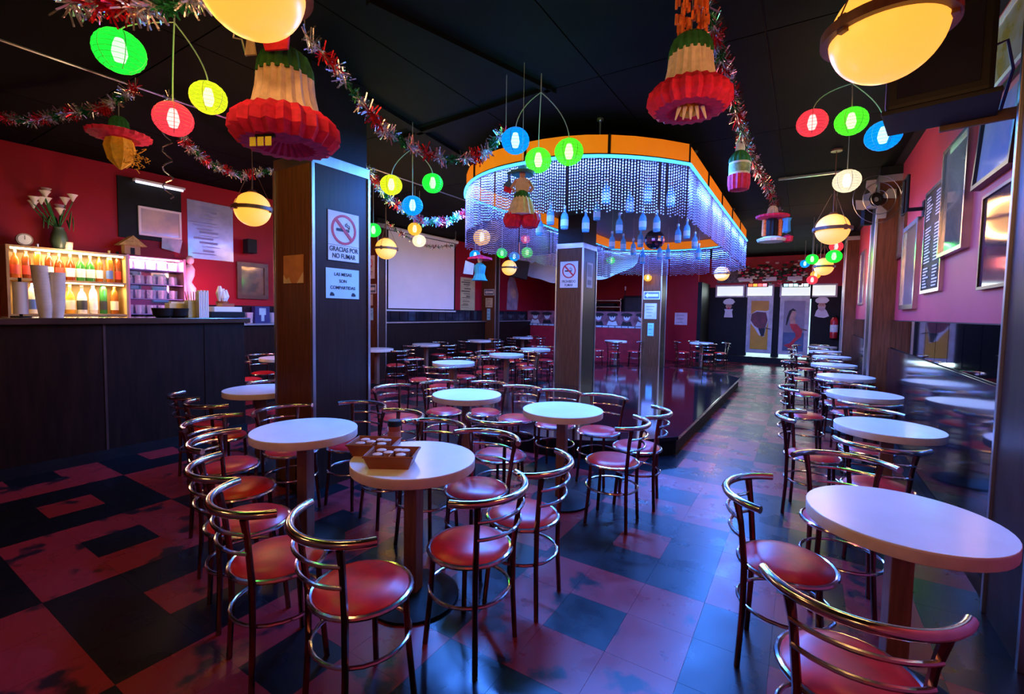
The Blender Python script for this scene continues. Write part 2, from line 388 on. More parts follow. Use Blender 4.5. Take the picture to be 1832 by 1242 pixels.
mbp = at(1171, 429, d=7.6)
ball = thing('mirror_ball', 'dark mirror ball hanging among the blue bottles under the canopy', 'disco ball', (mbp.x, mbp.y, mbp.z))
bm_ = MB(); prof = [(.16*math.sin(PI*i/12), -.16*math.cos(PI*i/12)) for i in range(13)]; bm_.lathe(prof, 20)
bo = bm_.build('facets', pm('mirror_facets', (.55, .6, .75), .05, 1), ball)
MB().tube([(0, 0, .15), (0, 0, 3.3-mbp.z)], .006, 6).build('rod', STEEL, ball)
MB().lathe([(.03, .14), (.03, .19), (0, .2)], 10).build('cap', BLACK, ball)
# ================================================================== TABLES AND CHAIRS
def chair_proto():
    t = thing('cafe_chair', 'x', 'chair')
    MB().lathe([(0, .488), (.06, .487), (.12, .482), (.16, .472), (.178, .458), (.18, .445), (.17, .44), (0, .44)], 28).build('seat', VINYL, t, smooth=True)
    MB().tube(arc(.187, 0, 2*PI, .448, 28)[:-1], .011, 8, closed=True).build('seat_ring', CHROME, t, smooth=True)
    A = math.radians(43)
    for s in (-1, 1):
        a = -PI/2+s*A; c, n = math.cos(a), math.sin(a)
        MB().tube([(.215*c, .215*n, 0), (.2*c, .2*n, .25), (.2*c, .2*n, .45), (.225*c, .225*n, .64), (.246*c, .246*n, .73)], [.012, .0125, .0135, .0125, .016], 8).build('leg', LEGM, t, smooth=True)
        a = PI/2+s*math.radians(42); c, n = math.cos(a), math.sin(a)
        MB().tube([(.2*c, .2*n, 0), (.175*c, .175*n, .25), (.165*c, .165*n, .44)], .0125, 8).build('leg', LEGM, t, smooth=True)
    B = math.radians(70)
    MB().tube(arc(.25, -PI/2-B, -PI/2+B, .745, 22), .0165, 10).build('top_rail', CHROME, t, smooth=True)
    for z, r in ((.665, .24), (.585, .228)):
        MB().tube(arc(r, -PI/2-A, -PI/2+A, z, 12), .008, 8).build('back_rail', CHROME, t, smooth=True)
    MB().tube(arc(.185, 0, 2*PI, .27, 24)[:-1], .008, 8, closed=True).build('foot_ring', CHROME, t, smooth=True)
    return t
CH = chair_proto(); used = [False]
def chair(x, y, back, label, group=None, z=0):
    o = copy_tree(CH) if used[0] else CH; used[0] = True
    o.location = (x, y, z); o.rotation_euler = (0, 0, math.radians(back+90)); o['label'] = label
    if group: o['group'] = group
def table_proto():
    t = thing('cafe_table', 'x', 'table')
    MB().lathe([(0, .75), (.318, .75), (.32, .748), (.32, .742), (0, .742)], 48).build('tabletop', LAMIN, t, smooth=True)
    MB().lathe([(0, .7), (.318, .7), (.3195, .703), (.3195, .742), (0, .742)], 48).build('edge_band', LEDGE, t, smooth=True)
    MB().box((0, 0, .37), (.075, .075, .66)).build('post', POST, t, bevel=.006)
    MB().lathe([(.24, 0), (.24, .015), (.2, .03), (.06, .045), (0, .045)], 28).build('base', BLACK, t, smooth=True)
    return t
TB = table_proto(); tused = [False]
def table(x, y, label, group='round white cafe tables', z=0, rz=0):
    o = copy_tree(TB) if tused[0] else TB; tused[0] = True
    o.location = (x, y, z); o.rotation_euler = (0, 0, rz); o['label'] = label; o['group'] = group
    return o
table(-2.68, 1.79, 'empty round white table in front of the large no-smoking column', rz=.3)
table(-1.70, 1.76, 'round white table holding brown trays of sauces and a jar', rz=.2)
table(-1.61, 3.35, 'round white table in front of the stage, right of its twin', rz=.1)
table(-2.64, 3.43, 'round white table left of the one nearest the stage', rz=.4)
table(-4.36, 2.45, 'round white table half hidden behind the large no-smoking column')
table(.36, 2.33, 'nearest round white table at the right wall, large in the foreground', rz=.2)
N_ = 'chairs around the white tables'
for x, y, b, l in (
    (-1.40, 1.17, -99, 'nearest red-seated chrome chair in the left foreground, back to us'),
    (-1.87, 1.12, -102, 'red-seated chrome chair just left of the nearest foreground one'),
    (-2.33, 1.24, -108, 'red-seated chrome chair at lower left, third along from the nearest foreground one'),
    (-2.78, 1.43, -140, 'red-seated chrome chair at the left corner of the empty table'),
    (-3.26, 1.60, 200, 'chrome chair with curled rail left of the empty table by the column'),
    (-3.24, 2.05, 180, 'red-seated chair tucked between the empty table and the large column'),
    (-2.98, 2.40, 98, 'dark red seat behind the empty table, against the side of the large column'),
    (-4.06, 1.95, -85, 'chrome chair standing left of the large column near the bar front'),
    (-4.52, 2.02, -100, 'leftmost chrome chair, closest to the dark bar front'),
    (-4.60, 2.74, 168, 'chrome chair at the table half hidden by the large column'),
    (-1.25, 1.66, -3, 'red-seated chair at right of the tray table, nearer of two'),
    (-1.22, 2.08, 4, 'red-seated chair at right of the tray table, farther of two'),
    (-1.63, 2.22, 92, 'chair right behind the tray table with its back toward the stage'),
    (-2.07, 2.26, 98, 'chair behind the tray table beside the jar'),
    (-2.52, 2.34, 75, 'chair standing between the tray table and the empty table, behind both'),
    (-1.88, 2.86, -92, 'chair on our side of the table left of the one nearest the stage'),
    (-3.36, 3.28, 180, 'chair with wide chrome rail at far side of the large column'),
    (-3.20, 3.76, 160, 'chair at the left rear of the left stage-front table'),
    (-2.84, 3.98, 92, 'chair behind the left stage-front table, left of two'),
    (-2.41, 3.94, 88, 'chair behind the left stage-front table, right of two'),
    (-1.98, 3.96, 95, 'chair behind the right stage-front table, left of two'),
    (-1.54, 3.96, 86, 'chair behind the right stage-front table, right of two'),
    (-1.14, 3.22, 2, 'chair on the aisle side of the right stage-front table, nearer'),
    (-1.10, 3.68, 10, 'chair on the aisle side of the right stage-front table, farther'),
    (.16, 1.69, -88, 'red-seated chair at the bottom right corner, back to us'),
    (-.02, 2.31, 178, 'red-seated chair on the aisle side of the nearest right-hand table'),
    (.22, 2.95, 92, 'chair behind the nearest right-hand table, facing us')):
    chair(x, y, b, l, N_)
ORD = ['second', 'third', 'fourth', 'fifth', 'sixth', 'seventh', 'eighth']
for k, (x, y) in enumerate([(.54, 4.21), (.55, 5.9), (.5, 7.55), (.45, 9.3), (.5, 11.2), (.45, 12.9), (.45, 14.8)]):
    table(x, y, '%s round white table from the front in the row along the right wall' % ORD[k], rz=k)
    chair(x-.1+(.08 if k % 2 else 0), y-.52, -90+(8 if k % 2 else -6), 'chair on the near side of the %s table in the right-wall row' % ORD[k], N_)
    chair(x-.06, y+.5, 90+(5 if k % 2 else -8), 'chair on the far side of the %s table in the right-wall row' % ORD[k], N_)
    chair(x-.5+(.0 if k % 2 else .06), y+.02, 180+(6 if k % 3 else -9), 'chair on the aisle side of the %s table in the right-wall row' % ORD[k], N_)
SIDE = ['on the aisle side of', 'behind', 'left of', 'in front of']
for x, y, rot, nm, cs in ((-4.48, 5.48, 20, 'white table left of the stage, nearest of the three', (1, 2, 3)), (-4.6, 7.15, -15, 'white table left of the stage, middle of the three', (1, 2, 3)),
        (-4.85, 8.68, 5, 'white table left of the stage, farthest of the three', (0, 1, 2, 3)), (-7.45, 8.1, 10, 'white table under the projector screen', (0, 1, 3)),
        (-7.45, 10.2, -5, 'white table by the old bill poster', (0, 1, 3)), (-7.45, 12.5, 0, 'white table at the left end of the red booth', (0, 1, 3)),
        (-4.6, 13.0, 15, 'white table before the red booth by the arrow column', (0, 2, 3)), (-7.2, 6.4, 0, 'white table left of the projector screen', (0, 3)),
        (-2.45, 14.1, 25, 'white table between the stage and the doors', (0, 1, 2, 3)), (-6.96, 4.25, 0, 'far white table seen between bar and large column', (2, 3))):
    table(x, y, nm)
    for c in cs:
        a = math.radians(90*c+rot); r = .52
        chair(x+r*math.cos(a), y+r*math.sin(a), 90*c+rot+random.uniform(-8, 8), ('chair %s ' % SIDE[c])+nm, N_)
# ---------------------------------------------------------------- things on the tray table
def tray(x, y, rz, label):
    t = thing('sauce_tray', label, 'tray', (x, y, .75), rz, 'brown plastic trays')
    w, d, h = .12, .088, .062
    o = [(-w, -d), (w, -d), (w, d), (-w, d)]; i = [(q*.8, p*.8) for q, p in o]
    MB().slab(i, .012, .018).build('bottom', KRAFT, t)
    for (a, b), (e, f) in zip(zip(o, o[1:]+o[:1]), zip(i, i[1:]+i[:1])):
        mb = MB(); n = 0
        mb.v = [(e[0], e[1], .0), (f[0], f[1], .0), (b[0], b[1], h), (a[0], a[1], h)]
        mb.v += [(p*.94, q*.94, z) for p, q, z in mb.v]
        mb.f = [(0, 1, 2, 3), (7, 6, 5, 4), (0, 4, 5, 1), (1, 5, 6, 2), (2, 6, 7, 3), (3, 7, 4, 0)]
        mb.build('side', KRAFT, t)
    MB().tube([(p, q, h) for p, q in o], .006, 6, closed=True).build('rim', KRAFT, t)
    MB().box((0, 0, .04), (.004, d*1.6, .044)).build('divider', KRAFT, t)
    return t
TR = [tray(-1.93, 1.70, .5, 'brown plastic tray full of packets, beside the jar'), tray(-1.71, 1.62, .55, 'brown plastic tray with small cups, nearer the table middle')]
pk = MB().lathe([(.018, 0), (.025, .045), (.021, .047), (0, .043)], 12).mesh('sauce_cup', pm('cup_cream', (.55, .32, .25), .4), True)
kk = 0
for ti_, (bx, by, rz) in enumerate(((-1.93, 1.70, .5), (-1.71, 1.62, .55))):
    for dx, dy in ((-.065, -.035), (-.065, .035), (-.02, .0), (.05, -.035), (.055, .035), (.02, .04)):
        c, s = math.cos(rz), math.sin(rz)
        o = inst('sauce_cup', pk, None, (bx+dx*c-dy*s, by+dx*s+dy*c, .768))
        tag(o, ('small cream cup %s in the packet-filled brown tray' if ti_ == 0 else 'small cream cup %s in the brown tray nearer the table middle') % {(-.065, -.035): 'at the near left corner', (-.065, .035): 'at the far left corner', (-.02, .0): 'in the middle', (.05, -.035): 'at the near right corner', (.055, .035): 'at the far right corner', (.02, .04): 'at the far side'}[(dx, dy)], 'cup', 'cups in the packet tray' if ti_ == 0 else 'cups in the middle tray')
jar = thing('sauce_jar', 'jar of red sauce with black lid beside the brown trays', 'jar', (-1.98, 1.89, .75))
MB().lathe([(.0, 0), (.036, .002), (.038, .01), (.038, .1), (.035, .108)], 20).build('glass', pm('sauce_glass', (.32, .06, .03), .15, coat=.6), jar, smooth=True)
MB().lathe([(.038, .104), (.04, .106), (.04, .132), (.036, .136), (0, .136)], 20).build('lid', BLACK, jar, smooth=True)
MB().lathe([(.0385, .03), (.0385, .075)], 20).build('paper_label', pm('jar_label', (.4, .1, .06), .6), jar)
# ================================================================== LAMPS
GLOW = pm('globe_opal', (.9, .6, .25), .3, 0, .04, 5, emit=1, ecol=(.95, .4, .042))
def globe_proto():
    t = thing('globe_lamp', 'x', 'lamp')
    MB().lathe([(.178*math.sin(PI*i/24), -.178*math.cos(PI*i/24)) for i in range(25)], 40).build('globe', GLOW, t, smooth=True)
    MB().lathe([(.186, -.018), (.204, -.018), (.204, .018), (.186, .018), (.186, -.018)], 48).build('ring_band', BRASS, t)
    for k in range(3):
        a = 2*PI*k/3+.5; c, s = math.cos(a), math.sin(a)
        MB().box((.184*c, .184*s, 0), (.022, .03, .06), a).build('clip', BRASS, t)
        MB().tube([(.2*c, .2*s, .018), (.02*c, .02*s, .42)], .003, 4).build('chain', BRASS, t)
    MB().tube([(0, 0, .17), (0, 0, .93)], .005, 6).lathe([(.03, .17), (.05, .178), (.03, .2)], 12).lathe([(.06, .91), (.06, .93)], 14).build('stem', BRASS, t)
    return t
GP = globe_proto(); gu = [False]
def globe(p, label, watts=1, tilt=0):
    o = copy_tree(GP) if gu[0] else GP; gu[0] = True
    o.location = p; o['label'] = label; o['group'] = 'opal globe lamps with dark rings'; o.rotation_euler = (tilt, 0, random.uniform(0, 2))
    lamp('POINT', (0, 0, 0), GLOBE_W*watts, (1, .46, .17), .21, o, name='globe_light')
    return o
ZG = 2.57
GL = [((.21, 2.2, ZG), 'large globe lamp at top right, nearest of the right-hand row'), ((.24, 6.75, ZG), 'globe lamp in the right-hand row above the fourth table'), ((.3, 11.6, ZG), 'far globe lamp in the right-hand row among coloured lanterns'),
      ((-1.73, .96, 2.68), 'very large globe lamp cut by the top edge at left'), ((-5.02, 2.76, ZG), 'globe lamp over the bar end, left of the large column'), ((-6.1, 5.62, ZG), 'globe lamp hanging left of the projector screen'),
      ((-5.95, 9.3, ZG), 'globe lamp seen beneath the left corner of the bead fringe'), ((-1.78, 12.6, ZG), 'globe lamp seen beneath the far right end of the bead fringe')]
for p, l in GL: o = globe(p, l); o.children
for o in bpy.data.objects:
    if o.name.startswith('stem') and o.parent and o.parent.name.startswith('globe_lamp'): pass
LCOL = {'green': (.02, 1.0, .06), 'lime': (.12, 1.0, .03), 'yellow': (.85, .95, .02), 'pink': (1.0, .06, .09), 'blue': (.0, .38, 1.0), 'gold': (1.0, .55, .04), 'white': (1.0, .85, .6), 'red': (1, .1, .08)}
BULB = pm('bulb_white', (1, 1, 1), .3, emit=6, ecol=(1, 1, .85))
LM = {}
def lantern(p, colour, r, hub, label):
    t = thing('paper_lantern', label, 'lantern', p, random.uniform(0, 3), 'coloured paper lanterns')
    key = colour
    if key not in LM:
        m = paper_glow('lantern_'+colour, LCOL[colour], .82 if colour not in ('white', 'gold') else .9, .3)
        rib = pm('lantern_wire_'+colour, tuple(.1+.7*c for c in LCOL[colour]), .6)
        a = MB().lathe([(.11*max(.28, math.sin(PI*(i+1.6)/19.2)), -.1*math.cos(PI*(i+1.6)/19.2)) for i in range(17)], 28).mesh('shade', m, True)
        mb = MB()
        for i in range(1, 12):
            g = PI*(i+.6)/13.2; mb.tube(arc(.1105*math.sin(g), 0, 2*PI, -.1005*math.cos(g), 24)[:-1], .0012, 3, closed=True)
        b = mb.mesh('wire_hoops', rib)
        mb = MB()
        for k in range(6):
            g = PI*k/3; mb.tube([(.111*math.sin(u)*math.cos(g), .111*math.sin(u)*math.sin(g), -.101*math.cos(u)) for u in [PI*(i+1.4)/12.8 for i in range(11)]], .002, 3)
        c = mb.mesh('seams', rib)
        d = MB().lathe([(0, -.055), (.022, -.05), (.034, -.01), (.028, .03), (.018, .06), (0, .062)], 12).mesh('bulb', BULB, True)
        LM[key] = (a, b, c, d)
    s = r/.11
    for nm, me in zip(('shade', 'wire_hoops', 'seams', 'bulb'), LM[key]):
        o = inst(nm, me, t); o.scale = (s, s, s)
    h = Vector(hub)-Vector(p); q = Vector((0, 0, .095*s)); co, si = math.cos(-t.rotation_euler.z), math.sin(-t.rotation_euler.z)
    h = Vector((h.x*co-h.y*si, h.x*si+h.y*co, h.z)); mid = Vector((h.x*.35, h.y*.35, max(h.z*.75, .2)))
    pts = [q.lerp(Vector((h.x*.02, h.y*.02, .2)), i/3) for i in range(3)]
    k0 = Vector((h.x*.05, h.y*.05, .095*s+(h.z-.095)*.45))
    pts = [q*(1-u)**2+k0*2*u*(1-u)+h*u*u for u in [i/8 for i in range(9)]]
    if hub[2] < CZ-.02: pts.append(h+Vector((0, 0, CZ-hub[2])))
    MB().tube(pts, .004, 5).build('cord', CORD, t)
    lamp('POINT', (0, 0, 0), LANTERN_W*s*s, tuple(.12+.88*c for c in LCOL[colour]), .125*s, t, name='lantern_light')
def hub(x, y, d, zt=None):
    p = at(x, y, d=d); p.z = min(p.z, CZ-.01); return p
h1 = hub(312, 40, 2.6); h2 = hub(738, 266, 4.9); h3 = hub(968, 165, 3.85); h4 = hub(1525, 140, 3.9)
for h in (h1, h2, h3, h4):
    if h.z < CZ-.05:
        pass
for px, py, d, r, col, h, l in (
    (214, 92, 2.5, .118, 'green', h1, 'green paper lantern at upper left, leftmost of three over the bar'), (310, 213, 2.75, .104, 'pink', h1, 'pink paper lantern at upper left between green and yellow ones'), (373, 175, 2.75, .098, 'yellow', h1, 'yellow paper lantern at upper left beside the paper bell'),
    (700, 331, 4.8, .11, 'yellow', h2, 'yellow paper lantern right of the large column'), (738, 368, 4.9, .11, 'blue', h2, 'blue paper lantern hanging lowest of three right of the large column'), (774, 328, 4.95, .11, 'green', h2, 'green paper lantern of three right of the large column'),
    (922, 252, 3.73, .112, 'blue', h3, 'blue paper lantern in front of the orange canopy band'), (963, 287, 3.97, .112, 'lime', h3, 'lime paper lantern in the middle of three before the canopy'), (1018, 272, 3.73, .114, 'lime', h3, 'bright lime paper lantern at right of three before the canopy'),
    (1453, 220, 3.75, .112, 'pink', h4, 'pink paper lantern below the large right globe lamp'), (1523, 217, 3.75, .116, 'lime', h4, 'lime paper lantern below the large right globe lamp'), (1580, 243, 3.9, .13, 'blue', h4, 'blue paper lantern partly cut off by the black television')):
    lantern(at(px, py, d=d), col, r, h, l)
for px, py, d, r, col, l in (
    (1515, 324, 5.0, .13, 'white', 'warm white round lantern above the right-wall tables'), (1492, 459, 7.2, .11, 'green', 'large green lantern in the far right cluster'), (1453, 464, 9.2, .11, 'green', 'small green lantern in the far right cluster'),
    (1440, 472, 12, .11, 'blue', 'small blue lantern at left of the far right cluster'), (1467, 481, 9.8, .11, 'blue', 'blue lantern in the middle of the far right cluster'), (1453, 501, 10.5, .11, 'pink', 'pink lantern lowest in the far right cluster'), (1496, 441, 9.3, .12, 'pink', 'pink lantern just under the farther right globe lamp'), (1459, 492, 12.5, .12, 'gold', 'gold lantern behind the blue ones in the far right cluster'),
    (742, 410, 7.4, .11, 'gold', 'gold lantern in front of the projector screen top'), (750, 431, 7.7, .11, 'white', 'white lantern in front of the projector screen'), (668, 412, 6.8, .11, 'green', 'green lantern peeking out at the edge of the large column'),
    (850, 457, 9.2, .11, 'blue', 'blue lantern beneath the left bead fringe by the wall'), (898, 453, 9.5, .11, 'green', 'green lantern beneath the bead fringe beside the far globe'), (920, 459, 10, .11, 'blue', 'blue lantern beneath the bead fringe beside the far globe'), (943, 452, 9, .11, 'lime', 'lime lantern half seen through the left bead fringe'),
    (862, 425, 7.5, .14, 'gold', 'gold lantern glowing through the left bead fringe'), (1093, 466, 12.5, .11, 'lime', 'lime lantern seen through the far beads right of the stage column'), (940, 428, 12, .12, 'pink', 'pink lantern glowing through the left bead fringe'), (1297, 485, 14.5, .11, 'red', 'pink-red lantern near the far globe by the doors'), (1159, 497, 12.9, .11, 'gold', 'gold round lamp on the arrow-sign column')):
    p = at(px, py, d=d); lantern(p, col, r, (p.x, p.y, CZ-.005), l)
# ================================================================== PAPER DECORATIONS
def pleated(name, prof, mat, t, n=40, z=0, pl=.06): return MB().lathe(prof, n, (0, 0, z), pl).build(name, mat, t)
def bell(p, s, label, extra):
    t = thing('paper_bell', label, 'decoration', p, .4, 'honeycomb tissue decorations'); t.scale = (s, s, s)
    # bottom z = 0 .. top .43 ; ring of red honeycomb at the foot
    pleated('red_skirt', [(.06, .05), (.12, .01), (.18, .015), (.215, .06), (.21, .11), (.17, .15), (.11, .16)], TRED, t, 44)
    pleated('cream_body', [(.15, .14), (.128, .19), (.116, .25), (.11, .32), (.09, .33)], CREAM, t, 40, pl=.05)
    pleated('green_top', [(.113, .31), (.108, .355), (.09, .4), (.05, .43), (0, .435)], GREEN, t, 36)
    MB().tube([(0, 0, .42), (0, 0, (CZ-p[2])/s)], .002, 4).build('thread', CORD, t)
    if extra == 'figure':
        MB().prism([(.0, .36), (.1, .36), (.11, .44), (.07, .49), (.0, .48), (-.02, .42)], -.13, -.12).build('printed_badge', TRED, t)
        MB().prism(circ2(.028, 14, .05, .425), -.134, -.13).build('badge_portrait', SKIN, t)
        MB().prism([(-.11, .36), (-.06, .36), (-.07, .42), (-.1, .42)], -.11, -.1).build('paper_cutout', CREAM, t)
        MB().tube([(-.11, -.1, .36), (-.13, -.1, .43), (-.17, -.1, .44), (-.16, -.1, .48)], .004, 4).build('wire', CORD, t)
        MB().prism([(-.03, .0), (.06, .0), (.05, .06), (-.02, .06)], -.16, -.15).build('foot_opening', BLACK, t)
        for k in range(3): MB().box((-.03+.035*k, -.17, -.02), (.026, .004, .036)).build('yellow_tag', pm('neon_yellow', (.75, .8, .05), .6), t)
    else:
        rr = random.Random(2); mb = MB()
        for k in range(70):
            a, z = rr.uniform(0, 2*PI), rr.uniform(.42, .6); r_ = rr.uniform(.03, .09)
            mb.box((r_*math.cos(a), r_*math.sin(a), z), (.012, .012, rr.uniform(.03, .06)), a)
        tag(mb.build('orange_fringe', ORNG, t), kind='stuff')
        pleated('orange_core', [(0, -.02), (.045, .0), (.05, .04), (.03, .08), (0, .09)], YELL, t, 16, .0)
        for k in range(5): MB().tube([(-.06+.03*k, -.05, .02), (-.08+.04*k, -.06, -.05)], [.012, .004], 5).build('tassel', CREAM, t)
    return t
pb = at(512, 270, d=2.05); bell(tuple(pb), 1.0, 'large honeycomb paper bell in green, cream and red before the column', 'figure')
pb = at(1232, 205, d=2.57); bell(tuple(pb), 1.0, 'honeycomb paper bell with orange fringe hanging right of the canopy', 'fringe')
# bottle
p = at(1321, 342, d=4.5); t = thing('paper_bottle', 'tissue bottle in red, green and cream hung right of the canopy', 'decoration', p, 0, 'honeycomb tissue decorations')
pleated('red_base', [(0, 0), (.085, .01), (.095, .06), (.095, .15)], TRED, t, 28)
MB().lathe([(.093, .15), (.093, .27)], 28).build('printed_label', CREAM, t, smooth=True)
MB().lathe([(.0945, .17), (.0945, .25)], 28).build('label_picture', pm('label_print', (.25, .3, .12), .6, 0, .6, 30), t, smooth=True)
pleated('green_shoulder', [(.094, .27), (.09, .31), (.06, .36), (.04, .38)], GREEN, t, 28)
MB().lathe([(.042, .38), (.04, .47)], 20).build('cream_neck', CREAM, t, smooth=True); MB().lathe([(.044, .47), (.044, .52), (0, .525)], 20).build('cork', ORNG, t, smooth=True)
MB().tube([(0, 0, .52), (0, 0, CZ-p.z)], .003, 4).build('thread', CORD, t)
# sombreros
def sombrero(p, s, label, brim, crown):
    t = thing('paper_sombrero', label, 'decoration', p, .3, 'honeycomb tissue decorations'); t.scale = (s, s, s)
    pleated('brim', [(.05, .05), (.16, .0), (.24, .02), (.25, .05), (.2, .06), (.07, .08)], brim, t, 40, 0, .03)
    pleated('hat_band', [(.085, .07), (.085, .1)], CREAM, t, 28)
    pleated('crown', [(.08, .1), (.07, .17), (.04, .21), (0, .22)], crown, t, 28)
    MB().tube([(0, 0, .2), (0, 0, (CZ-p[2])/s)], .003, 4).build('thread', CORD, t)
    return t
p = at(214, 250, d=4.2); t = sombrero(tuple(p), .95, 'red and green paper sombrero over a yellow fan above the bar', TRED, GREEN)
pleated('yellow_fan', [(.01, -.28), (.09, -.2), (.12, -.08), (.1, .0)], YELL, t, 16)
mb = MB(); rr = random.Random(5)
for k in range(60):
    a = Vector((.12+rr.uniform(0, .14), rr.uniform(-.06, .06), -.2+rr.uniform(-.07, .1))); b = a+Vector((rr.uniform(-.06, .06), rr.uniform(-.05, .05), rr.uniform(-.05, .05)))
    mb.tube([a, b], .004, 3)
tag(mb.build('straw_tuft', YELL, t), kind='stuff')
p = at(1380, 430, d=7.0); t = sombrero((p.x, p.y, p.z+.32), .9, 'far paper sombrero with boots hung above the aisle', TRED, CREAM)
pleated('dark_drum', [(.07, -.33), (.085, -.25), (.085, -.05), (.07, 0)], BLACK, t, 20)
for s in (-1, 1): MB().lathe([(.0, -.3), (.035, -.28), (.03, -.02), (0, 0)], 10, (s*.12, 0, 0)).build('maraca', ORNG, t, smooth=True)
pleated('cream_brim', [(0, -.36), (.2, -.38), (.22, -.34), (.12, -.3), (0, -.3)], CREAM, t, 30, 0, .03)
pleated('blue_boot', [(0, -.25), (.06, -.22), (.05, -.05), (.07, .0), (0, .02)], pm('tissue_blue', (.05, .35, .8), .7), t, 12).location = (.22, 0, 0)
pleated('red_rose', [(0, -.4), (.07, -.38), (.08, -.3), (0, -.26)], TRED, t, 16).location = (.24, 0, 0)
# dancer figure in front of the beads
p = at(933, 405, d=3.75); t = thing('paper_dancer', 'paper dancer with sombrero and tricolour skirt hung before the beads', 'decoration', p, 0, 'honeycomb tissue decorations'); t.rotation_euler = (0, 0, YAW)
for s in (-1, 1): pleated('red_skirt', [(0, -.02), (.055, -.01), (.078, .045), (.062, .1), (.02, .115)], TRED, t, 24).location = (s*.07, 0, 0)
pleated('cream_skirt', [(.115, .085), (.1, .13), (.08, .2), (.062, .23)], CREAM, t, 30)
pleated('green_skirt', [(.066, .22), (.055, .26), (.035, .28), (0, .282)], GREEN, t, 26)
MB().prism([(-.05, .265), (.05, .265), (.065, .33), (.06, .36), (.02, .38), (-.02, .38), (-.06, .36), (-.06, .32)], -.03, -.018).build('blouse', CREAM, t)
MB().prism(circ2(.024, 16, 0, .405, 1, 1.25), -.035, -.02).build('face', SKIN, t)
MB().lathe([(.02, .425), (.09, .41), (.098, .43), (.05, .445), (.03, .475), (0, .48)], 28).build('hat', pm('hat_teal', (.05, .2, .2), .7), t, smooth=True)
for s in (-1, 1): MB().tube([(s*.055, -.025, .35), (s*.085, -.03, .3), (s*.06, -.035, .265)], .013, 6).build('arm', SKIN, t, smooth=True)
MB().prism([(-.14, .27), (-.09, .27), (-.085, .33), (-.1, .38), (-.085, .43), (-.12, .42), (-.115, .36), (-.15, .32)], -.03, -.02).build('paper_parrot', pm('parrot_blue', (.04, .16, .3), .6), t)
MB().prism([(-.15, .27), (-.09, .25), (-.08, .29), (-.14, .31)], -.034, -.03).build('parrot_basket', TRED, t)
MB().tube([(0, 0, .47), (0, 0, CZ-p.z)], .002, 4).build('thread', CORD, t)
p = at(858, 502, d=8.6); t = thing('paper_figure', 'small teal paper figure with red hat near the wall beneath the beads', 'decoration', p, YAW, 'honeycomb tissue decorations')
pleated('body', [(.15, 0), (.12, .03), (.09, .12), (.11, .26), (.05, .32), (0, .33)], pm('tissue_teal', (.03, .3, .3), .7), t, 26)
MB().lathe([(.03, .33), (.05, .38), (.03, .44), (0, .45)], 16).build('head', CREAM, t, smooth=True)
pleated('hat', [(.05, .42), (.22, .38), (.22, .41), (.06, .46), (0, .48)], TRED, t, 26)
MB().prism([(-.3, .12), (-.12, .1), (-.1, .3), (-.26, .36)], -.05, -.04).build('wing', pm('wing_pale', (.4, .5, .6), .6), t)
MB().tube([(0, 0, .47), (0, 0, CZ-p.z)], .003, 4).build('thread', CORD, t)
# tinsel garlands
TS = pm('tinsel_silver', (.8, .8, .85), .2, .9, .2, 60); TR2 = pm('tinsel_red', (.7, .03, .05), .22, .75, .3, 60); TG = pm('tinsel_green', (.02, .2, .06), .25, .6, .3, 60)
def garland(pts, label, fluff=.062, per=620, group='tinsel garlands'):
    t = thing('tinsel_garland', label, 'garland', pts[0], 0, group); o = Vector(pts[0]); P = [Vector((q[0], q[1], min(q[2], CZ-.08)))-o for q in pts]
    rr = random.Random(len(bpy.data.objects)); cum = [0]
    for a, b in zip(P, P[1:]): cum.append(cum[-1]+(b-a).length)
    tot = cum[-1]; M = [MB(), MB(), MB()]
    def pos(s):
        for i in range(len(P)-1):
            if s <= cum[i+1] or i == len(P)-2: return P[i].lerp(P[i+1], (s-cum[i])/max(1e-6, cum[i+1]-cum[i]))
    for k in range(int(tot*per)):
        s = rr.uniform(0, tot); c = pos(s); g = int(s/.11) % 4; g = (0, 1, 0, 2)[g]
        d = Vector((rr.gauss(0, 1), rr.gauss(0, 1), rr.gauss(0, 1))).normalized(); e = d.orthogonal().normalized()*.004
        f = fluff*(1.25 if g < 2 else .8)*rr.uniform(.6, 1.1); n = len(M[g].v); q = c+d*f
        M[g].v += [tuple(c-e), tuple(c+e), tuple(q+e), tuple(q-e)]; M[g].f.append((n, n+1, n+2, n+3))
    for nm, m, mt in (('silver_tinsel', M[0], TS), ('red_tinsel', M[1], TR2), ('green_tinsel', M[2], TG)):
        if m.v:
            me = bpy.data.meshes.new(nm); me.from_pydata(m.v, [], m.f); me.materials.append(mt); tag(inst(nm, me, t), kind='stuff')
    P = ([Vector((P[0].x, P[0].y, CZ-o.z))] if pts[0][2] < CZ-.02 else [])+P+([Vector((P[-1].x, P[-1].y, CZ-o.z))] if pts[-1][2] < CZ-.02 else [])
    MB().tube(P, .003, 4).build('string', CORD, t)
def gl(pts, d): return [tuple(Vector((q.x, q.y, min(q.z, CZ-.01)))) for q in [at(x, y, d=(d[0]+(d[1]-d[0])*i/(len(pts)-1))) for i, (x, y) in enumerate(pts)]]
garland(gl([(545, 60), (600, 120), (640, 175), (690, 235), (740, 265), (800, 287), (860, 280), (905, 235)], (2.75, 3.9)), 'tinsel garland swooping from the large column toward the canopy')
garland(gl([(655, 300), (690, 352), (720, 375), (760, 397), (800, 397), (840, 378)], (4.8, 6.5)), 'tinsel garland crossing above the projector screen')
garland(gl([(690, 400), (730, 425), (770, 442), (815, 440)], (9, 11.5)), 'thin far tinsel garland across the projector screen top', .06, 160)
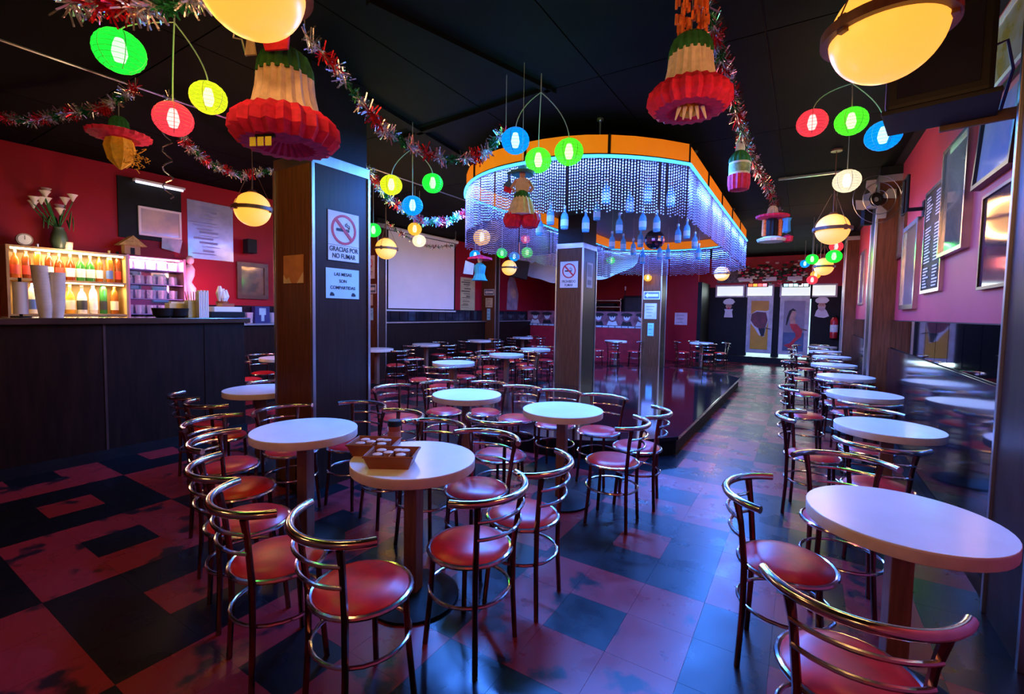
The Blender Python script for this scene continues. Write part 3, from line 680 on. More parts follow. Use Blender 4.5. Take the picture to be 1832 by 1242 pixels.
garland([(-.53, 2.2, 3.42), (-.55, 2.9, 3.3), (-.57, 4.36, 3.28), (-.57, 5, 3.22), (-.56, 6.1, 3.26), (-.5, 7.3, 3.3), (-.43, 8.8, 3.2), (-.4, 11, 3.3)], 'tinsel garland running along the ceiling above the aisle', .08, 560)
garland([(-6.8, 1.2, 3.35), (-6.4, 1.38, 3.28), (-6.0, 1.5, 3.3), (-5.4, 1.64, 3.28), (-5.0, 1.75, 3.42)], 'tinsel garland over the left part of the bar')
garland([(-5.0, 2.0, 3.42), (-5.5, 2.35, 3.2), (-5.9, 2.76, 3.18), (-6.17, 3.24, 3.2), (-6.2, 3.75, 3.42)], 'tinsel garland over the bar end near the large column')
garland(gl([(120, 4), (190, 6), (250, 12), (310, 10), (370, -10)], (1.9, 2.0)), 'bushy tinsel garland at the top left corner', .07, 900)
sp = at(300, 300, d=5.2); ST = thing('foil_spiral', 'curled shiny foil streamer hanging above the bar', 'decoration', (sp.x, sp.y, sp.z-.35))
MB().tube([(.05*math.cos(u*1.1)*(1-.3*u/20), .05*math.sin(u*1.1), .035*u) for u in range(24)], .008, 4).build('foil_coil', TS, ST)
MB().tube([(0, 0, .8), (0, 0, CZ-sp.z+.35)], .002, 4).build('thread', CORD, ST)
# ================================================================== WALL THINGS
def on_wall(name, label, cat, side, along, z, group=None, Y=None):
    loc, rz = {'L': ((LW, along, z), PI/2), 'R': ((RW, along, z), -PI/2), 'B': ((along, Y, z), 0), 'P': ((Y, along, z), PI/2)}[side]
    return thing(name, label, cat, loc, rz, group)
def frame_bars(w, h, b, t, y=0):
    mb = MB()
    mb.span((-w/2, y-t, 0), (-w/2+b, y, h)).span((w/2-b, y-t, 0), (w/2, y, h)).span((-w/2+b, y-t, 0), (w/2-b, y, b)).span((-w/2+b, y-t, h-b), (w/2-b, y, h)); return mb
def picture(side, a0, a1, z0, z1, label, art, frame, b=.04, t=.035, Y=None, name='framed_picture', cat='picture', off=0., tilt=0):
    o = on_wall(name, label, cat, side, (a0+a1)/2, z0, 'framed pictures', Y); w, h = abs(a1-a0), z1-z0
    o.rotation_euler.x = tilt
    frame_bars(w, h, b, t, -off).build('frame', frame, o)
    MB().span((-w/2+b*.7, -t*.6-off, b*.7), (w/2-b*.7, -off, h-b*.7)).build('artwork', art, o)
    return o, w, h
def art(name, c1, c2, scale=2.5, rough=.06, thr=(.4, .6)): return pm(name, c1, rough, 0, .2, scale, base2=c2, thr=thr, coat=1)
BF = pm('black_frame', (.015, .012, .012), .3, 0, .3, 10); SF = pm('silver_frame', (.6, .58, .55), .25, 1, .1, 10); WF = pm('walnut_frame', (.09, .04, .02), .35, 0, .3, 14)
# right wall
o, w, h = picture('R', 6.14, 5.37, 1.77, 2.76, 'tall black menu board with white lettering on the rose wall', BLACK, SF, .03, .03, name='menu_board', cat='menu board')
rr = random.Random(4); mb = MB()
for q in range(30):
    z = h-.07-q*.0295
    if q in (8, 9, 22): continue
    x = -w/2+.06
    for c in range(2):
        x1 = x+rr.uniform(.12, .26); mb.span((x, -.024, z-.009), (x1, -.021, z+.004)); x = max(x1+.05, .06)
mb.build('lettering', WHITE, o)
o, w, h = picture('R', 5.4, 4.66, 2.05, 2.95, 'large beige framed canvas beside the menu board reflecting a globe', art('canvas_beige', (.4, .33, .26), (.25, .2, .17), 2), SF, .03, .05)
o, w, h = picture('R', 4.52, 3.8, 2.42, 2.99, 'blue glazed picture below the black television', art('canvas_sky', (.35, .45, .8), (.6, .58, .8), 3), BF, .03, .05, tilt=-.06)
o, w, h = picture('R', 4.55, 3.75, 3.02, 3.46, 'picture of yellow and white shapes high in the right corner', art('canvas_corner', (.6, .58, .6), (.5, .36, .08), 4), WHITE, .03, .02)
o, w, h = picture('R', 4.32, 3.7, 1.72, 2.34, 'dark glazed portrait below the blue picture', art('canvas_dark', (.05, .025, .05), (.16, .05, .1), 3.5, .08), BF, .02, .03)
o, w, h = picture('R', 7.25, 6.4, 1.63, 2.59, 'silver-framed glazed picture left of the menu board', art('canvas_grey', (.45, .42, .45), (.2, .35, .35), 3), SF, .05, .04)
o, w, h = picture('R', 7.78, 7.3, 2.28, 3.25, 'tall green-grey picture next to the far right column', art('canvas_green', (.2, .25, .22), (.35, .3, .3), 3), WF, .03, .03)
for k, (a, b, z0, z1, m, l) in enumerate(((9.6, 8.8, 1.75, 2.9, 'canvas_grey', 'first picture beyond the right column, nearest'), (11, 10.1, 1.8, 2.7, 'canvas_beige', 'second picture beyond the right column'), (12.6, 11.6, 1.8, 2.9, 'canvas_sky', 'third picture beyond the right column, farthest'))):
    picture('R', a, b, z0, z1, l, MATS[m], SF, .04, .03)
# near right column poster
pc = thing('column_poster', 'tall poster of line drawings on the nearest right column', 'poster', (.88, 2.82, 1.55), 0)
MB().span((-.015, -.006, 0), (.13, 0, 1.75)).build('sheet', pm('poster_tan', (.55, .38, .25), .35, 0, .2, 4), pc)
mb = MB()
for q in range(14): mb.span((0, -.008, .1+q*.11), (random.uniform(.06, .11), -.006, .118+q*.11)); mb.span((.01, -.008, .15+q*.11), (.05, -.006, .18+q*.11))
mb.build('printed_lines', INK, pc)
# television on its bracket
tv = thing('television', 'black television hung high beside the right wall', 'television', (.39, 3.63, 2.62), math.radians(-11))
MB().span((0, -.36, .03), (.42, -.06, .5)).build('cabinet', BLACK, tv, bevel=.02)
MB().span((.06, -.06, .08), (.36, .0, .42)).build('rear_housing', BLACK, tv, bevel=.02)
MB().span((-.01, -.38, 0), (.45, 0, .025)).build('shelf', BLACK, tv, bevel=.004)
MB().span((.22, -.005, -.03), (.58, .02, .03)).build('shelf_lip', WF, tv, bevel=.004)
MB().span((.05, -.366, .08), (.37, -.36, .46)).build('screen', GLOSS, tv)
for s in (.1, .35): MB().tube([(s, -.1, .03), (s, -.1, CZ-2.62)], .012, 6).build('support_arm', BLACK, tv)
MB().tube([(.4, -.05, .35), (.47, .03, .4), (.5, .06, .25), (.46, .0, .02)], .008, 6).build('cable', pm('cable_blue', (.03, .04, .2), .5), tv)
br = on_wall('wall_bracket', 'empty black loop bracket on the rose wall above the menu board', 'bracket', 'R', 6.3, 2.62)
MB().tube([(-.13, -.16, 0), (.1, -.16, 0), (.1, -.16, .36), (-.13, -.16, .36)], .016, 6, closed=True).build('loop', BLACK, br)
MB().tube([(0, 0, .03), (0, -.16, .03)], .02, 6).build('arm', BLACK, br); MB().box((0, -.01, .03), (.1, .02, .16)).build('wall_plate', BLACK, br)
# wall fan
fp = at(1580, 335, X=.72); fan = thing('wall_fan', 'grey fan mounted high on the far right column', 'fan', (.66, 7.72, 2.75), .5)
for k in range(4):
    a = PI/2*k+.4; MB().prism([(.05*math.cos(a), .3+.05*math.sin(a)), (.25*math.cos(a-.35), .3+.25*math.sin(a-.35)), (.27*math.cos(a+.1), .3+.27*math.sin(a+.1)), (.2*math.cos(a+.35), .3+.2*math.sin(a+.35))], -.13, -.12).build('blade', pm('fan_grey', (.3, .3, .32), .4), fan)
MB().tube([(.06*math.cos(a), -.125+.0, .3+.06*math.sin(a)) for a in [2*PI*i/12 for i in range(12)]], .03, 6, closed=True).build('hub', BLACK, fan)
for r in (.3, .2, .1): MB().tube([(r*math.cos(2*PI*i/28), -.18 if r < .25 else -.14, .3+r*math.sin(2*PI*i/28)) for i in range(28)], .004, 4, closed=True).build('cage_ring', STEEL, fan)
MB().span((-.06, -.12, .2), (.06, .06, .4)).build('motor', pm('fan_grey', (.3, .3, .32), .4), fan, bevel=.02)
MB().span((-.05, .0, .0), (.05, .07, .25)).build('mount', BLACK, fan)
# ---------------------------------------------------------------- column signs
def nosmoke(t, w, h, cz, r):
    n = 26
    mb = MB()
    o = [(r*math.cos(2*PI*i/n), cz+r*math.sin(2*PI*i/n)) for i in range(n)]; q = [(.84*(x), cz+.84*(z-cz)) for x, z in o]
    for i in range(n):
        j = (i+1) % n; mb.prism([o[i], o[j], q[j], q[i]], -.009, -.006)
    c = math.cos(PI/4)*r*.92; k = r*.075
    mb.prism([(-c-k, cz+c-k), (-c+k, cz+c+k), (c+k, cz-c+k), (c-k, cz-c-k)], -.0098, -.0065); mb.build('red_ring', SIGNRED, t)
    MB().span((-r*.6, -.0085, cz-r*.12), (r*.3, -.006, cz+r*.06)).span((r*.34, -.0085, cz-r*.12), (r*.42, -.006, cz+r*.06)).build('cigarette', INK, t)
    MB().tube([(r*.38, -.0075, cz+r*.1), (r*.34, -.0075, cz+r*.22), (r*.14, -.0075, cz+r*.26), (r*.12, -.0075, cz+r*.42)], r*.025, 4).tube([(r*.46, -.0075, cz+r*.1), (r*.44, -.0075, cz+r*.32), (r*.24, -.0075, cz+r*.36), (r*.22, -.0075, cz+r*.5)], r*.025, 4).build('smoke', INK, t)
s = on_wall('no_smoking_sign', 'white sign GRACIAS POR NO FUMAR on the large column', 'sign', 'P', 2.65, 1.93, Y=-3.4)
MB().span((-.165, -.004, 0), (.165, 0, .43)).build('plate', INK, s, bevel=.003); MB().span((-.158, -.006, .007), (.158, -.002, .423)).build('face', PAPER, s)
nosmoke(s, .33, .43, .275, .128); MB().span((-.158, -.0066, .137), (.158, -.006, .14)).build('rule', INK, s)
text('lettering', 'GRACIAS POR\nNO FUMAR', .057, INK, s, (0, -.007, .075), sx=.82)
s = on_wall('shared_tables_notice', 'pale blue notice LAS MESAS SON COMPARTIDAS on the large column', 'sign', 'P', 2.64, 1.615, Y=-3.4)
MB().span((-.17, -.004, 0), (.17, 0, .255)).build('sheet', pm('paper_blue', (.5, .72, .78), .5, 0, .06, 6), s)
for i, l in enumerate(('LAS MESAS', 'SON', 'COMPARTIDAS')): text('lettering', l, .038, INK, s, (0, -.005, .205-.057*i), sx=1.0)
for x in (-.11, .11): MB().prism([(x-.022, .02), (x+.022, .02), (x+.022, .035), (x+.006, .05), (x-.012, .052), (x-.022, .035)], -.0055, -.004).build('small_drawing', INK, s)
s = thing('orange_notice', 'torn orange sheet taped to the brown front of the large column', 'notice', (-3.66, 2.35, 1.735))
MB().span((-.14, -.004, 0), (.14, 0, .235)).build('sheet', pm('sheet_orange', (.55, .22, .07), .3, 0, .2, 9, coat=.5), s)
MB().prism([(-.14, 0), (-.03, 0), (-.06, .05), (-.1, .03), (-.14, .07)], -.006, -.004).build('torn_corner', pm('sheet_pale', (.75, .55, .3), .3), s); MB().prism([(.05, 0), (.14, 0), (.14, .09), (.1, .05)], -.006, -.004).build('torn_corner', MATS['sheet_pale'], s)
s = thing('no_smoking_sign', 'white sign PROHIBIDO FUMAR on the column standing on the stage', 'sign', (-3.665, 7.76, 1.98))
MB().span((-.185, -.004, 0), (.185, 0, .49)).build('plate', INK, s, bevel=.003); MB().span((-.178, -.006, .007), (.178, -.002, .483)).build('face', PAPER, s)
nosmoke(s, .37, .49, .315, .135); text('lettering', 'PROHIBIDO\nFUMAR', .066, INK, s, (0, -.007, .085), sx=.78)
s = on_wall('grey_notice', 'grey notice on the shaded side of the stage column', 'sign', 'P', 8.08, 2.0, Y=-3.4)
MB().span((-.14, -.004, 0), (.14, 0, .46)).build('plate', pm('notice_grey', (.3, .35, .4), .5), s)
MB().span((-.09, -.006, .2), (.09, -.004, .42)).span((-.09, -.006, .05), (.09, -.004, .14)).build('print', pm('notice_dark', (.08, .1, .14), .5), s)
def notice(x, Y, z, w, h, m, label, marks=4, name='paper_notice', mm=None):
    s = thing(name, label, 'notice', (x, Y, z)); MB().span((-w/2, -.004, 0), (w/2, 0, h)).build('sheet', m, s)
    mb = MB()
    for q in range(marks): mb.span((-w*.36, -.0055, h*(.2+.6*q/max(1, marks-1))-.006), (w*(.1+.26*random.random()), -.004, h*(.2+.6*q/max(1, marks-1))+.006))
    if marks: mb.build('print', mm or MATS['notice_dark'], s)
    return s
def arrow(x, Y, z, w, label):
    s = thing('arrow_sign', label, 'sign', (x, Y, z)); h = w*.5
    MB().span((-w/2, -.006, 0), (w/2, 0, h)).build('plate', WHITE, s, bevel=.003); MB().span((-w*.45, -.008, h*.1), (w*.45, -.006, h*.9)).build('field', pm('arrow_field', (.12, .16, .18), .5), s)
    MB().prism([(-w*.42, h*.5), (-w*.22, h*.82), (-w*.22, h*.66), (w*.4, h*.66), (w*.4, h*.34), (-w*.22, h*.34), (-w*.22, h*.18)], -.01, -.008).build('arrow', PAPER, s)
PP = pm('paper_pink', (.6, .5, .6), .6); PB = pm('paper_cyan', (.3, .6, .7), .6); PT = pm('paper_tan', (.6, .5, .33), .6)
arrow(-3.66, 13.2, 1.95, .46, 'white arrow sign on the far column right of the stage')
notice(-3.68, 13.2, 1.4, .34, .44, PP, 'pale pink sheet below the arrow sign on the far column'); notice(-3.66, 13.2, .92, .17, .36, PB, 'small cyan card low on the far column', 3)
arrow(-8.02, 11.45, 2.02, .36, 'white arrow sign on the wall column left of the booth'); notice(-8.02, 11.45, 1.66, .26, .28, PT, 'tan card below the arrow sign on the wall column', 2); notice(-8.03, 11.45, 1.28, .12, .34, PB, 'narrow cyan strip on the wall column', 3)
s = thing('no_smoking_sign', 'no-smoking sign on the column left of the projector screen', 'sign', (-8.06, 6.95, 2.2)); MB().span((-.15, -.006, 0), (.17, 0, .5)).build('plate', PAPER, s); nosmoke(s, .3, .4, .33, .11); text('lettering', 'PROHIBIDO\nFUMAR', .05, INK, s, (0, -.007, .12), sx=.8)
arrow(-8.04, 6.95, 1.88, .4, 'arrow sign on the column left of the projector screen'); notice(-8.08, 6.95, 1.62, .26, .24, PT, 'tan card on the column left of the projector screen', 0); notice(-8.08, 6.95, 1.3, .28, .26, PB, 'cyan notice on the column left of the projector screen', 3)
# ---------------------------------------------------------------- left wall
scr = on_wall('projector_screen', 'white projector screen with black border on the left wall', 'screen', 'L', 8.85, 1.52)
MB().span((-1.22, -.07, .03), (1.22, -.06, 1.86)).build('sheet', pm('screen_white', (.9, .9, .92), .6, 0, .03, 2), scr)
frame_bars(2.5, 1.9, .05, .012, -.062).build('border', BLACK, scr)
MB().tube([(-1.27, -.066, .0), (1.27, -.066, .0)], .022, 8).build('bottom_bar', WHITE, scr); MB().tube([(-1.32, -.08, 1.91), (1.32, -.08, 1.91)], .045, 10).build('roller_case', WHITE, scr)
for x in (-1.2, 1.2): MB().span((x-.02, -.1, 1.86), (x+.02, 0, 1.98)).build('wall_bracket', WHITE, scr)
def poster(a0, a1, z0, z1, label, m, mm, seed):
    s = on_wall('wall_poster', label, 'poster', 'L', (a0+a1)/2, z0); w, h = a1-a0, z1-z0
    MB().span((-w/2, -.008, 0), (w/2, 0, h)).build('sheet', m, s); r = random.Random(seed); mb = MB(); z = h*.08
    while z < h*.92:
        t = r.choice((.012, .02, .035)); k = r.uniform(.3, .84); x = r.uniform(-.4, .4-k*.8)*w*.5
        mb.span((x-w*k*.4, -.01, z), (x+w*k*.4, -.008, z+t)); z += t+r.uniform(.015, .05)
    mb.build('print', mm, s); return s
poster(10.42, 11.1, 1.56, 2.5, 'yellowed bill poster right of the projector screen', pm('poster_yellow', (.5, .43, .2), .6, 0, .15, 5), pm('poster_ink', (.12, .09, .04), .6), 3)
poster(3.53, 4.22, 2.3, 3.22, 'silvery poster with building drawing on the pink wall', pm('poster_silver', (.35, .4, .6), .25, .3, .2, 5, coat=.5), pm('poster_slate', (.2, .24, .45), .4), 9)
picture('L', 4.26, 4.8, 1.68, 2.31, 'small dark painting in a wide brown frame on the pink wall', art('painting_dark', (.07, .05, .03), (.2, .12, .06), 4, .2), WF, .07, .05)
sb = on_wall('dark_backboard', 'tall black board on the wall behind the white picture above the bar', 'board', 'L', 3.05, 2.5); MB().span((-.4, -.03, 0), (.39, 0, .86)).build('board', BLACK, sb)
picture('L', 2.88, 3.43, 2.56, 2.98, 'white glazed picture of a bird above the glass cabinet', art('white_picture', (.62, .55, .45), (.4, .4, .45), 3), WHITE, .03, .02, off=.032)
pmph = on_wall('hanging_leaflet', 'curled leaflet hanging under the white picture', 'leaflet', 'L', 3.3, 2.35); MB().prism([(-.14, .05), (.1, 0), (.14, .2), (-.13, .24)], -.045, -.04).build('sheet', pm('leaflet_grey', (.4, .4, .48), .4, 0, .3, 8), pmph)
fl = on_wall('tube_lamp', 'white tube lamp fixed above the picture over the bar', 'lamp', 'L', 3.14, 3.32)
MB().span((-.32, -.14, 0), (.32, -.04, .03)).build('housing', WHITE, fl, bevel=.005); MB().tube([(-.3, -.1, -.015), (.3, -.1, -.015)], .015, 8).build('tube', pm('tube_lit', (.8, .85, 1), .3, emit=1.3, ecol=(.6, .75, 1)), fl); MB().span((-.3, -.04, 0), (.3, 0, .02)).build('bracket', STEEL, fl)
spk = on_wall('wall_speaker', 'small black loudspeaker on the pink wall beside the column', 'speaker', 'L', 4.42, 2.46); MB().span((-.08, -.24, 0), (.08, -.08, .24)).build('box', BLACK, spk, bevel=.01); MB().lathe([(.05, 0), (.06, .006), (0, .003)], 14).build('cone', GLOSS, spk); MB().span((-.02, -.1, .1), (.02, 0, .14)).build('bracket', BLACK, spk)
bxs = thing('blue_box', 'dark blue box with pale label on the wall ledge past the bar', 'box', (LW+.11, 4.62, 1.25), PI/2); MB().span((-.13, -.06, 0), (.13, .06, .3)).build('carton', pm('carton_blue', (.02, .03, .18), .4), bxs, bevel=.004); MB().span((-.06, -.062, .15), (.06, -.06, .27)).span((-.025, -.062, .04), (.03, -.06, .15)).build('paper_label', PB, bxs)
glp = thing('drinking_glass', 'x', 'glass'); CG = glass('clear_glass', (.92, .94, 1), .72)
MB().lathe([(0, .004), (.03, .004), (.036, .12), (.033, .12), (.028, .01), (0, .01)], 14).build('bowl', CG, glp, smooth=True); MB().lathe([(.03, 0), (.031, .004), (0, .004)], 14).build('foot', CG, glp)
gfirst = [True]
def dglass(loc, label, group, s=1, flip=False):
    o = glp if gfirst[0] else copy_tree(glp); gfirst[0] = False
    o.location = loc; o.scale = (s, s, s); o['label'] = label; o['group'] = group
    if flip: o.rotation_euler.x = PI; o.location = (loc[0], loc[1], loc[2]+.12*s)
for k in range(4): dglass((LW+.1, 4.3+k*.13 if k < 2 else 4.84+.13*(k-2), 1.25), 'clear glass on the wall ledge, %s' % ('left of the blue box, farther left', 'left of the blue box, touching it', 'right of the blue box, next to it', 'right of the blue box, farthest right')[k], 'glasses on the wall ledge', 1.6)
# ---------------------------------------------------------------- bar counter
bar = thing('bar_counter', 'tall dark wooden bar counter at left', 'bar', (-5.75, .3, 0))
MB().span((-.6, -2.6, 0), (-.02, 2.75, 1.34)).build('front_panel', DWOOD, bar)
MB().span((-.66, -2.65, 1.34), (.03, 2.8, 1.4)).build('worktop', pm('bar_top', (.05, .03, .02), .18, 0, .3, 5, stretch=(4, .5, 1), coat=.5), bar, bevel=.008)
MB().span((-.62, -2.6, 0), (.0, 2.76, .1)).build('plinth', BLACK, bar); MB().span((-.022, 2.3, .1), (-.012, 2.72, 1.34)).build('end_panel', DWOOD, bar)
for y in (-1.6, -.6, .4, 1.4): MB().span((-.03, y, .1), (-.013, y+.02, 1.34)).build('panel_strip', pm('bar_strip', (.05, .022, .015), .4), bar)
ZB = 1.4
def on_bar(px, back=.3): q = at(px, 566, X=-5.75-back); return (-5.75-back, q.y, ZB)
cs = pm('cup_white', (.7, .68, .6), .5)
for px, n, h, l in ((82, 1, .5, 'tall leaning stack of white paper cups on the bar, left one'), (102, 1, .44, 'shorter stack of white paper cups on the bar, right one')):
    t = thing('cup_stack', l, 'cups', on_bar(px, .25), 0, 'stacks of paper cups'); k = 0
    m = MB().lathe([(.045, 0), (.06, .11), (.063, .115), (.056, .115)], 18).mesh('cup', cs, True)
    while k*.028+.115 < h: c = inst('cup', m, t, (0, -.0025*k if px == 82 else .001*k, .028*k)); k += 1
t = thing('towel_roll', 'white paper roll on a dark stand at the left end of the bar', 'paper roll', on_bar(38, .3)); MB().lathe([(.07, 0), (.07, .012)], 18).build('base', BLACK, t); MB().lathe([(.05, .03), (.05, .32)], 20).build('roll', WHITE, t, smooth=True); MB().tube([(0, 0, .01), (0, 0, .36)], .012, 8).build('rod', BLACK, t)
for px, l in ((292, 'dark bowl on the bar, left of two'), (318, 'dark bowl on the bar, right of two')):
    t = thing('bar_bowl', l, 'bowl', on_bar(px, .18), 0, 'dark bowls on the bar'); MB().lathe([(.06, 0), (.09, .02), (.105, .1), (.098, .1), (.08, .025), (0, .02)], 24).build('bowl', BLACK, t, smooth=True); MB().lathe([(.105, .098), (.108, .104), (.1, .104)], 24).build('rim', GLOSS, t)
t = thing('napkin_box', 'cream napkin box behind the bowls on the bar', 'box', on_bar(322, .45)); MB().span((-.06, -.13, 0), (.06, .13, .16)).build('carton', pm('napkin_cream', (.7, .65, .4), .6), t, bevel=.006); MB().span((-.03, -.1, .16), (.03, .1, .18)).build('napkins', WHITE, t)
t = thing('straw_holder', 'square holder with straws and pens on the bar', 'holder', on_bar(344, .3)); MB().span((-.045, -.06, 0), (.045, .06, .2)).build('cup', pm('holder_olive', (.4, .42, .22), .4), t, bevel=.004)
for k in range(5): MB().tube([(-.02+.01*k, -.04+.018*k, .15), (-.03+.012*k, -.06+.025*k, .3)], .005, 5).build('straw', (BLACK, PB, WHITE, BLACK, TRED)[k], t)
t = thing('paper_stack', 'stack of white folded napkins standing on the bar', 'napkins', on_bar(362, .22))
for k in range(6): MB().box((0, -.045+.018*k, .15+.008*(k % 2)), (.09, .012, .3+.016*(k % 2))).build('napkin', WHITE, t)
t = thing('till_tray', 'dark tray with white papers at the end of the bar', 'tray', on_bar(400, .3)); MB().span((-.12, -.2, 0), (.12, .2, .07)).build('tray', BLACK, t, bevel=.006); MB().span((-.1, -.15, .07), (.1, .17, .13)).build('papers', PAPER, t); MB().span((-.06, -.04, .13), (.06, .1, .17)).build('bundle', KRAFT, t)
t = thing('serviette_cup', 'cup of crumpled white serviettes at the end of the bar', 'cup', (on_bar(398, .5)[0], on_bar(398, .5)[1], ZB+.17-.17)); t.location.x -= .0
MB().lathe([(.05, 0), (.07, .2)], 16).build('cup', KRAFT, t, smooth=True)
for k in range(5): MB().lathe([(.0, .16), (.035, .24+.02*k), (.015, .33+.015*k), (0, .34)], 5, (.025*math.cos(k*1.3), .04*math.sin(k*1.3), 0), .2).build('serviette', WHITE, t)
# ---------------------------------------------------------------- back bar shelves with bottles
SH = pm('shelf_warm', (.45, .28, .12), .3, 0, .2, 6)
bb = thing('bottle_shelf', 'lit wall shelf full of bottles behind the bar', 'shelf', (LW, 1.5, 1.0))
MB().span((0, 0, .0), (.02, 1.14, 1.22)).build('back_panel', pm('shelf_back', (.42, .24, .08), .25, 0, .2, 3), bb)
for z in (.38, .81, 1.2): MB().span((.02, 0, z), (.32, 1.14, z+.025)).build('shelf_board', SH, bb)
for y in (-.02, 1.12): MB().span((0, y, 0), (.33, y+.025, 1.225)).build('side_panel', SH, bb)
MB().tube([(.31, .02, 1.19), (.31, 1.1, 1.19)], .014, 6).tube([(.3, .25, .80), (.3, 1.1, .80)], .008, 6).build('light_strip', pm('warm_led', (1, .9, .6), .4, emit=7, ecol=(1, .8, .38)), bb)
lamp('AREA', (.25, .56, 1.17), BAR_W, (1, .75, .35), parent=bb, size=(.1, 1.0), name='shelf_light'); lamp('AREA', (.25, .6, .78), BAR_W*.7, (1, .8, .4), parent=bb, size=(.1, .9), name='shelf_light')
lamp('POINT', (.55, .55, 1.15), BAR_W*.5, (1, .7, .4), .1, bb, name='shelf_light')
shapes = [[(0, 0), (.036, .002), (.038, .02), (.038, .19), (.03, .225), (.014, .25), (.013, .31)], [(0, 0), (.044, .002), (.045, .02), (.045, .15), (.03, .2), (.014, .22), (.014, .28)], [(0, 0), (.034, .002), (.035, .02), (.035, .24), (.02, .28), (.013, .3), (.013, .34)]]
bcol = [('amber', (.45, .12, .02)), ('clear', (.85, .85, .75)), ('green', (.05, .25, .05)), ('brown', (.25, .05, .015)), ('blue', (.1, .25, .6)), ('gold', (.8, .4, .05))]
lcol = [pm('label_cream', (.75, .68, .45), .6), pm('label_blue', (.08, .15, .5), .6), pm('label_black', (.03, .03, .03), .6), pm('label_red', (.5, .05, .03), .6), pm('label_white', (.8, .8, .75), .6)]
ccol = [pm('cap_gold', (.7, .5, .15), .3, .8), BLACK, pm('cap_red', (.5, .03, .03), .4), STEEL]
CN = {'amber': 'amber', 'clear': 'clear', 'green': 'green', 'brown': 'brown', 'blue': 'blue tinted', 'gold': 'golden'}
LN = ['cream', 'blue', 'black', 'red', 'white']
PO = ['first', 'second', 'third', 'fourth', 'fifth', 'sixth', 'seventh', 'eighth', 'ninth', 'tenth', 'eleventh', 'twelfth']
def bottle(loc, sh, col, lab, cap, label, group, s=1):
    t = thing('liquor_bottle', label, 'bottle', loc, 0, group); t.scale = (s*1.1, s*1.1, s*1.3)
    key = 'glass_'+bcol[col][0]; m = glass(key, bcol[col][1], .35, .05)
    k = 'B%d%d' % (sh, col)
    if k not in LM: LM[k] = MB().lathe(shapes[sh], 14).mesh('glass', m, True)
    inst('glass', LM[k], t); h = shapes[sh][-1][1]; r = shapes[sh][2][0]
    k = 'L%d%d' % (sh, lab)
    if k not in LM: LM[k] = MB().lathe([(r*1.02, .04), (r*1.02, .13)], 14).mesh('paper_label', lcol[lab], True)
    inst('paper_label', LM[k], t); k = 'C%d%d' % (sh, cap)
    if k not in LM: LM[k] = MB().lathe([(.016, h-.035), (.016, h+.012), (0, h+.014)], 10).mesh('cap', ccol[cap], True)
    inst('cap', LM[k], t)
rr = random.Random(11)
for i in range(11):
    c = (0, 3, 0, 3, 3, 3, 2, 2, 0, 0, 3)[i]; l = rr.randrange(5); bottle((LW+.2+rr.uniform(-.02, .02), 1.575+i*.1, 1.835), (1, 0, 2, 0, 1, 1, 1, 1, 0, 2, 2)[i], c, l, rr.randrange(4), '%s glass bottle with %s label, %s from left on the upper lit shelf' % (CN[bcol[c][0]], LN[l], PO[i]), 'bottles on the upper lit shelf', .95)
for i in range(8):
    c = (1, 1, 1, 5, 1, 1, 2, 0)[i]; l = (1, 1, 1, 0, 2, 4, 2, 0)[i]; bottle((LW+.2+rr.uniform(-.02, .02), 1.72+i*.115, 1.405), (0, 1, 1, 1, 1, 0, 2, 0)[i], c, l, rr.randrange(4), '%s glass bottle with %s label, %s from left on the lower lit shelf' % (CN[bcol[c][0]], LN[l], PO[i]), 'bottles on the lower lit shelf', 1.05)
gc = thing('glass_cabinet', 'pink-lit cabinet with rows of glasses behind the bar', 'cabinet', (LW, 2.66, 1.2))
PKS = pm('cabinet_pink', (.6, .25, .35), .35, 0, .1, 4)
MB().span((0, 0, 0), (.02, .7, 1.04)).build('back_panel', MIRROR, gc)
for z in (.2, .42, .63, .84, 1.02): MB().span((.02, 0, z), (.26, .7, z+.012)).build('shelf_board', PKS if z > 1 else pm('shelf_blue', (.2, .2, .4), .2), gc)
for y in (-.01, .69): MB().span((0, y, 0), (.28, y+.03, 1.04)).build('side_panel', PKS, gc)
lamp('AREA', (.2, .35, 1.0), BAR_W*.7, (1, .5, .65), parent=gc, size=(.08, .6), name='cabinet_light'); lamp('POINT', (.6, .9, .6), BAR_W*1.3, (1, .2, .5), .1, gc, name='cabinet_light')
MB().tube([(.24, .05, 1.01), (.24, .65, 1.01)], .01, 6).build('light_strip', pm('pink_led', (1, .8, .85), .4, emit=4, ecol=(1, .6, .65)), gc)
for j, (z, nm) in enumerate(((1.412, 'bottom'), (1.632, 'second'), (1.842, 'third'), (2.052, 'top'))):
    for i in range(9): dglass((LW+.12+.07*(i % 2), 2.73+i*.07, z), '%s clear glass from the left in the %s row of the pink-lit cabinet' % (PO[i], nm), 'glasses in the %s cabinet row' % nm, 1.05, j == 2)
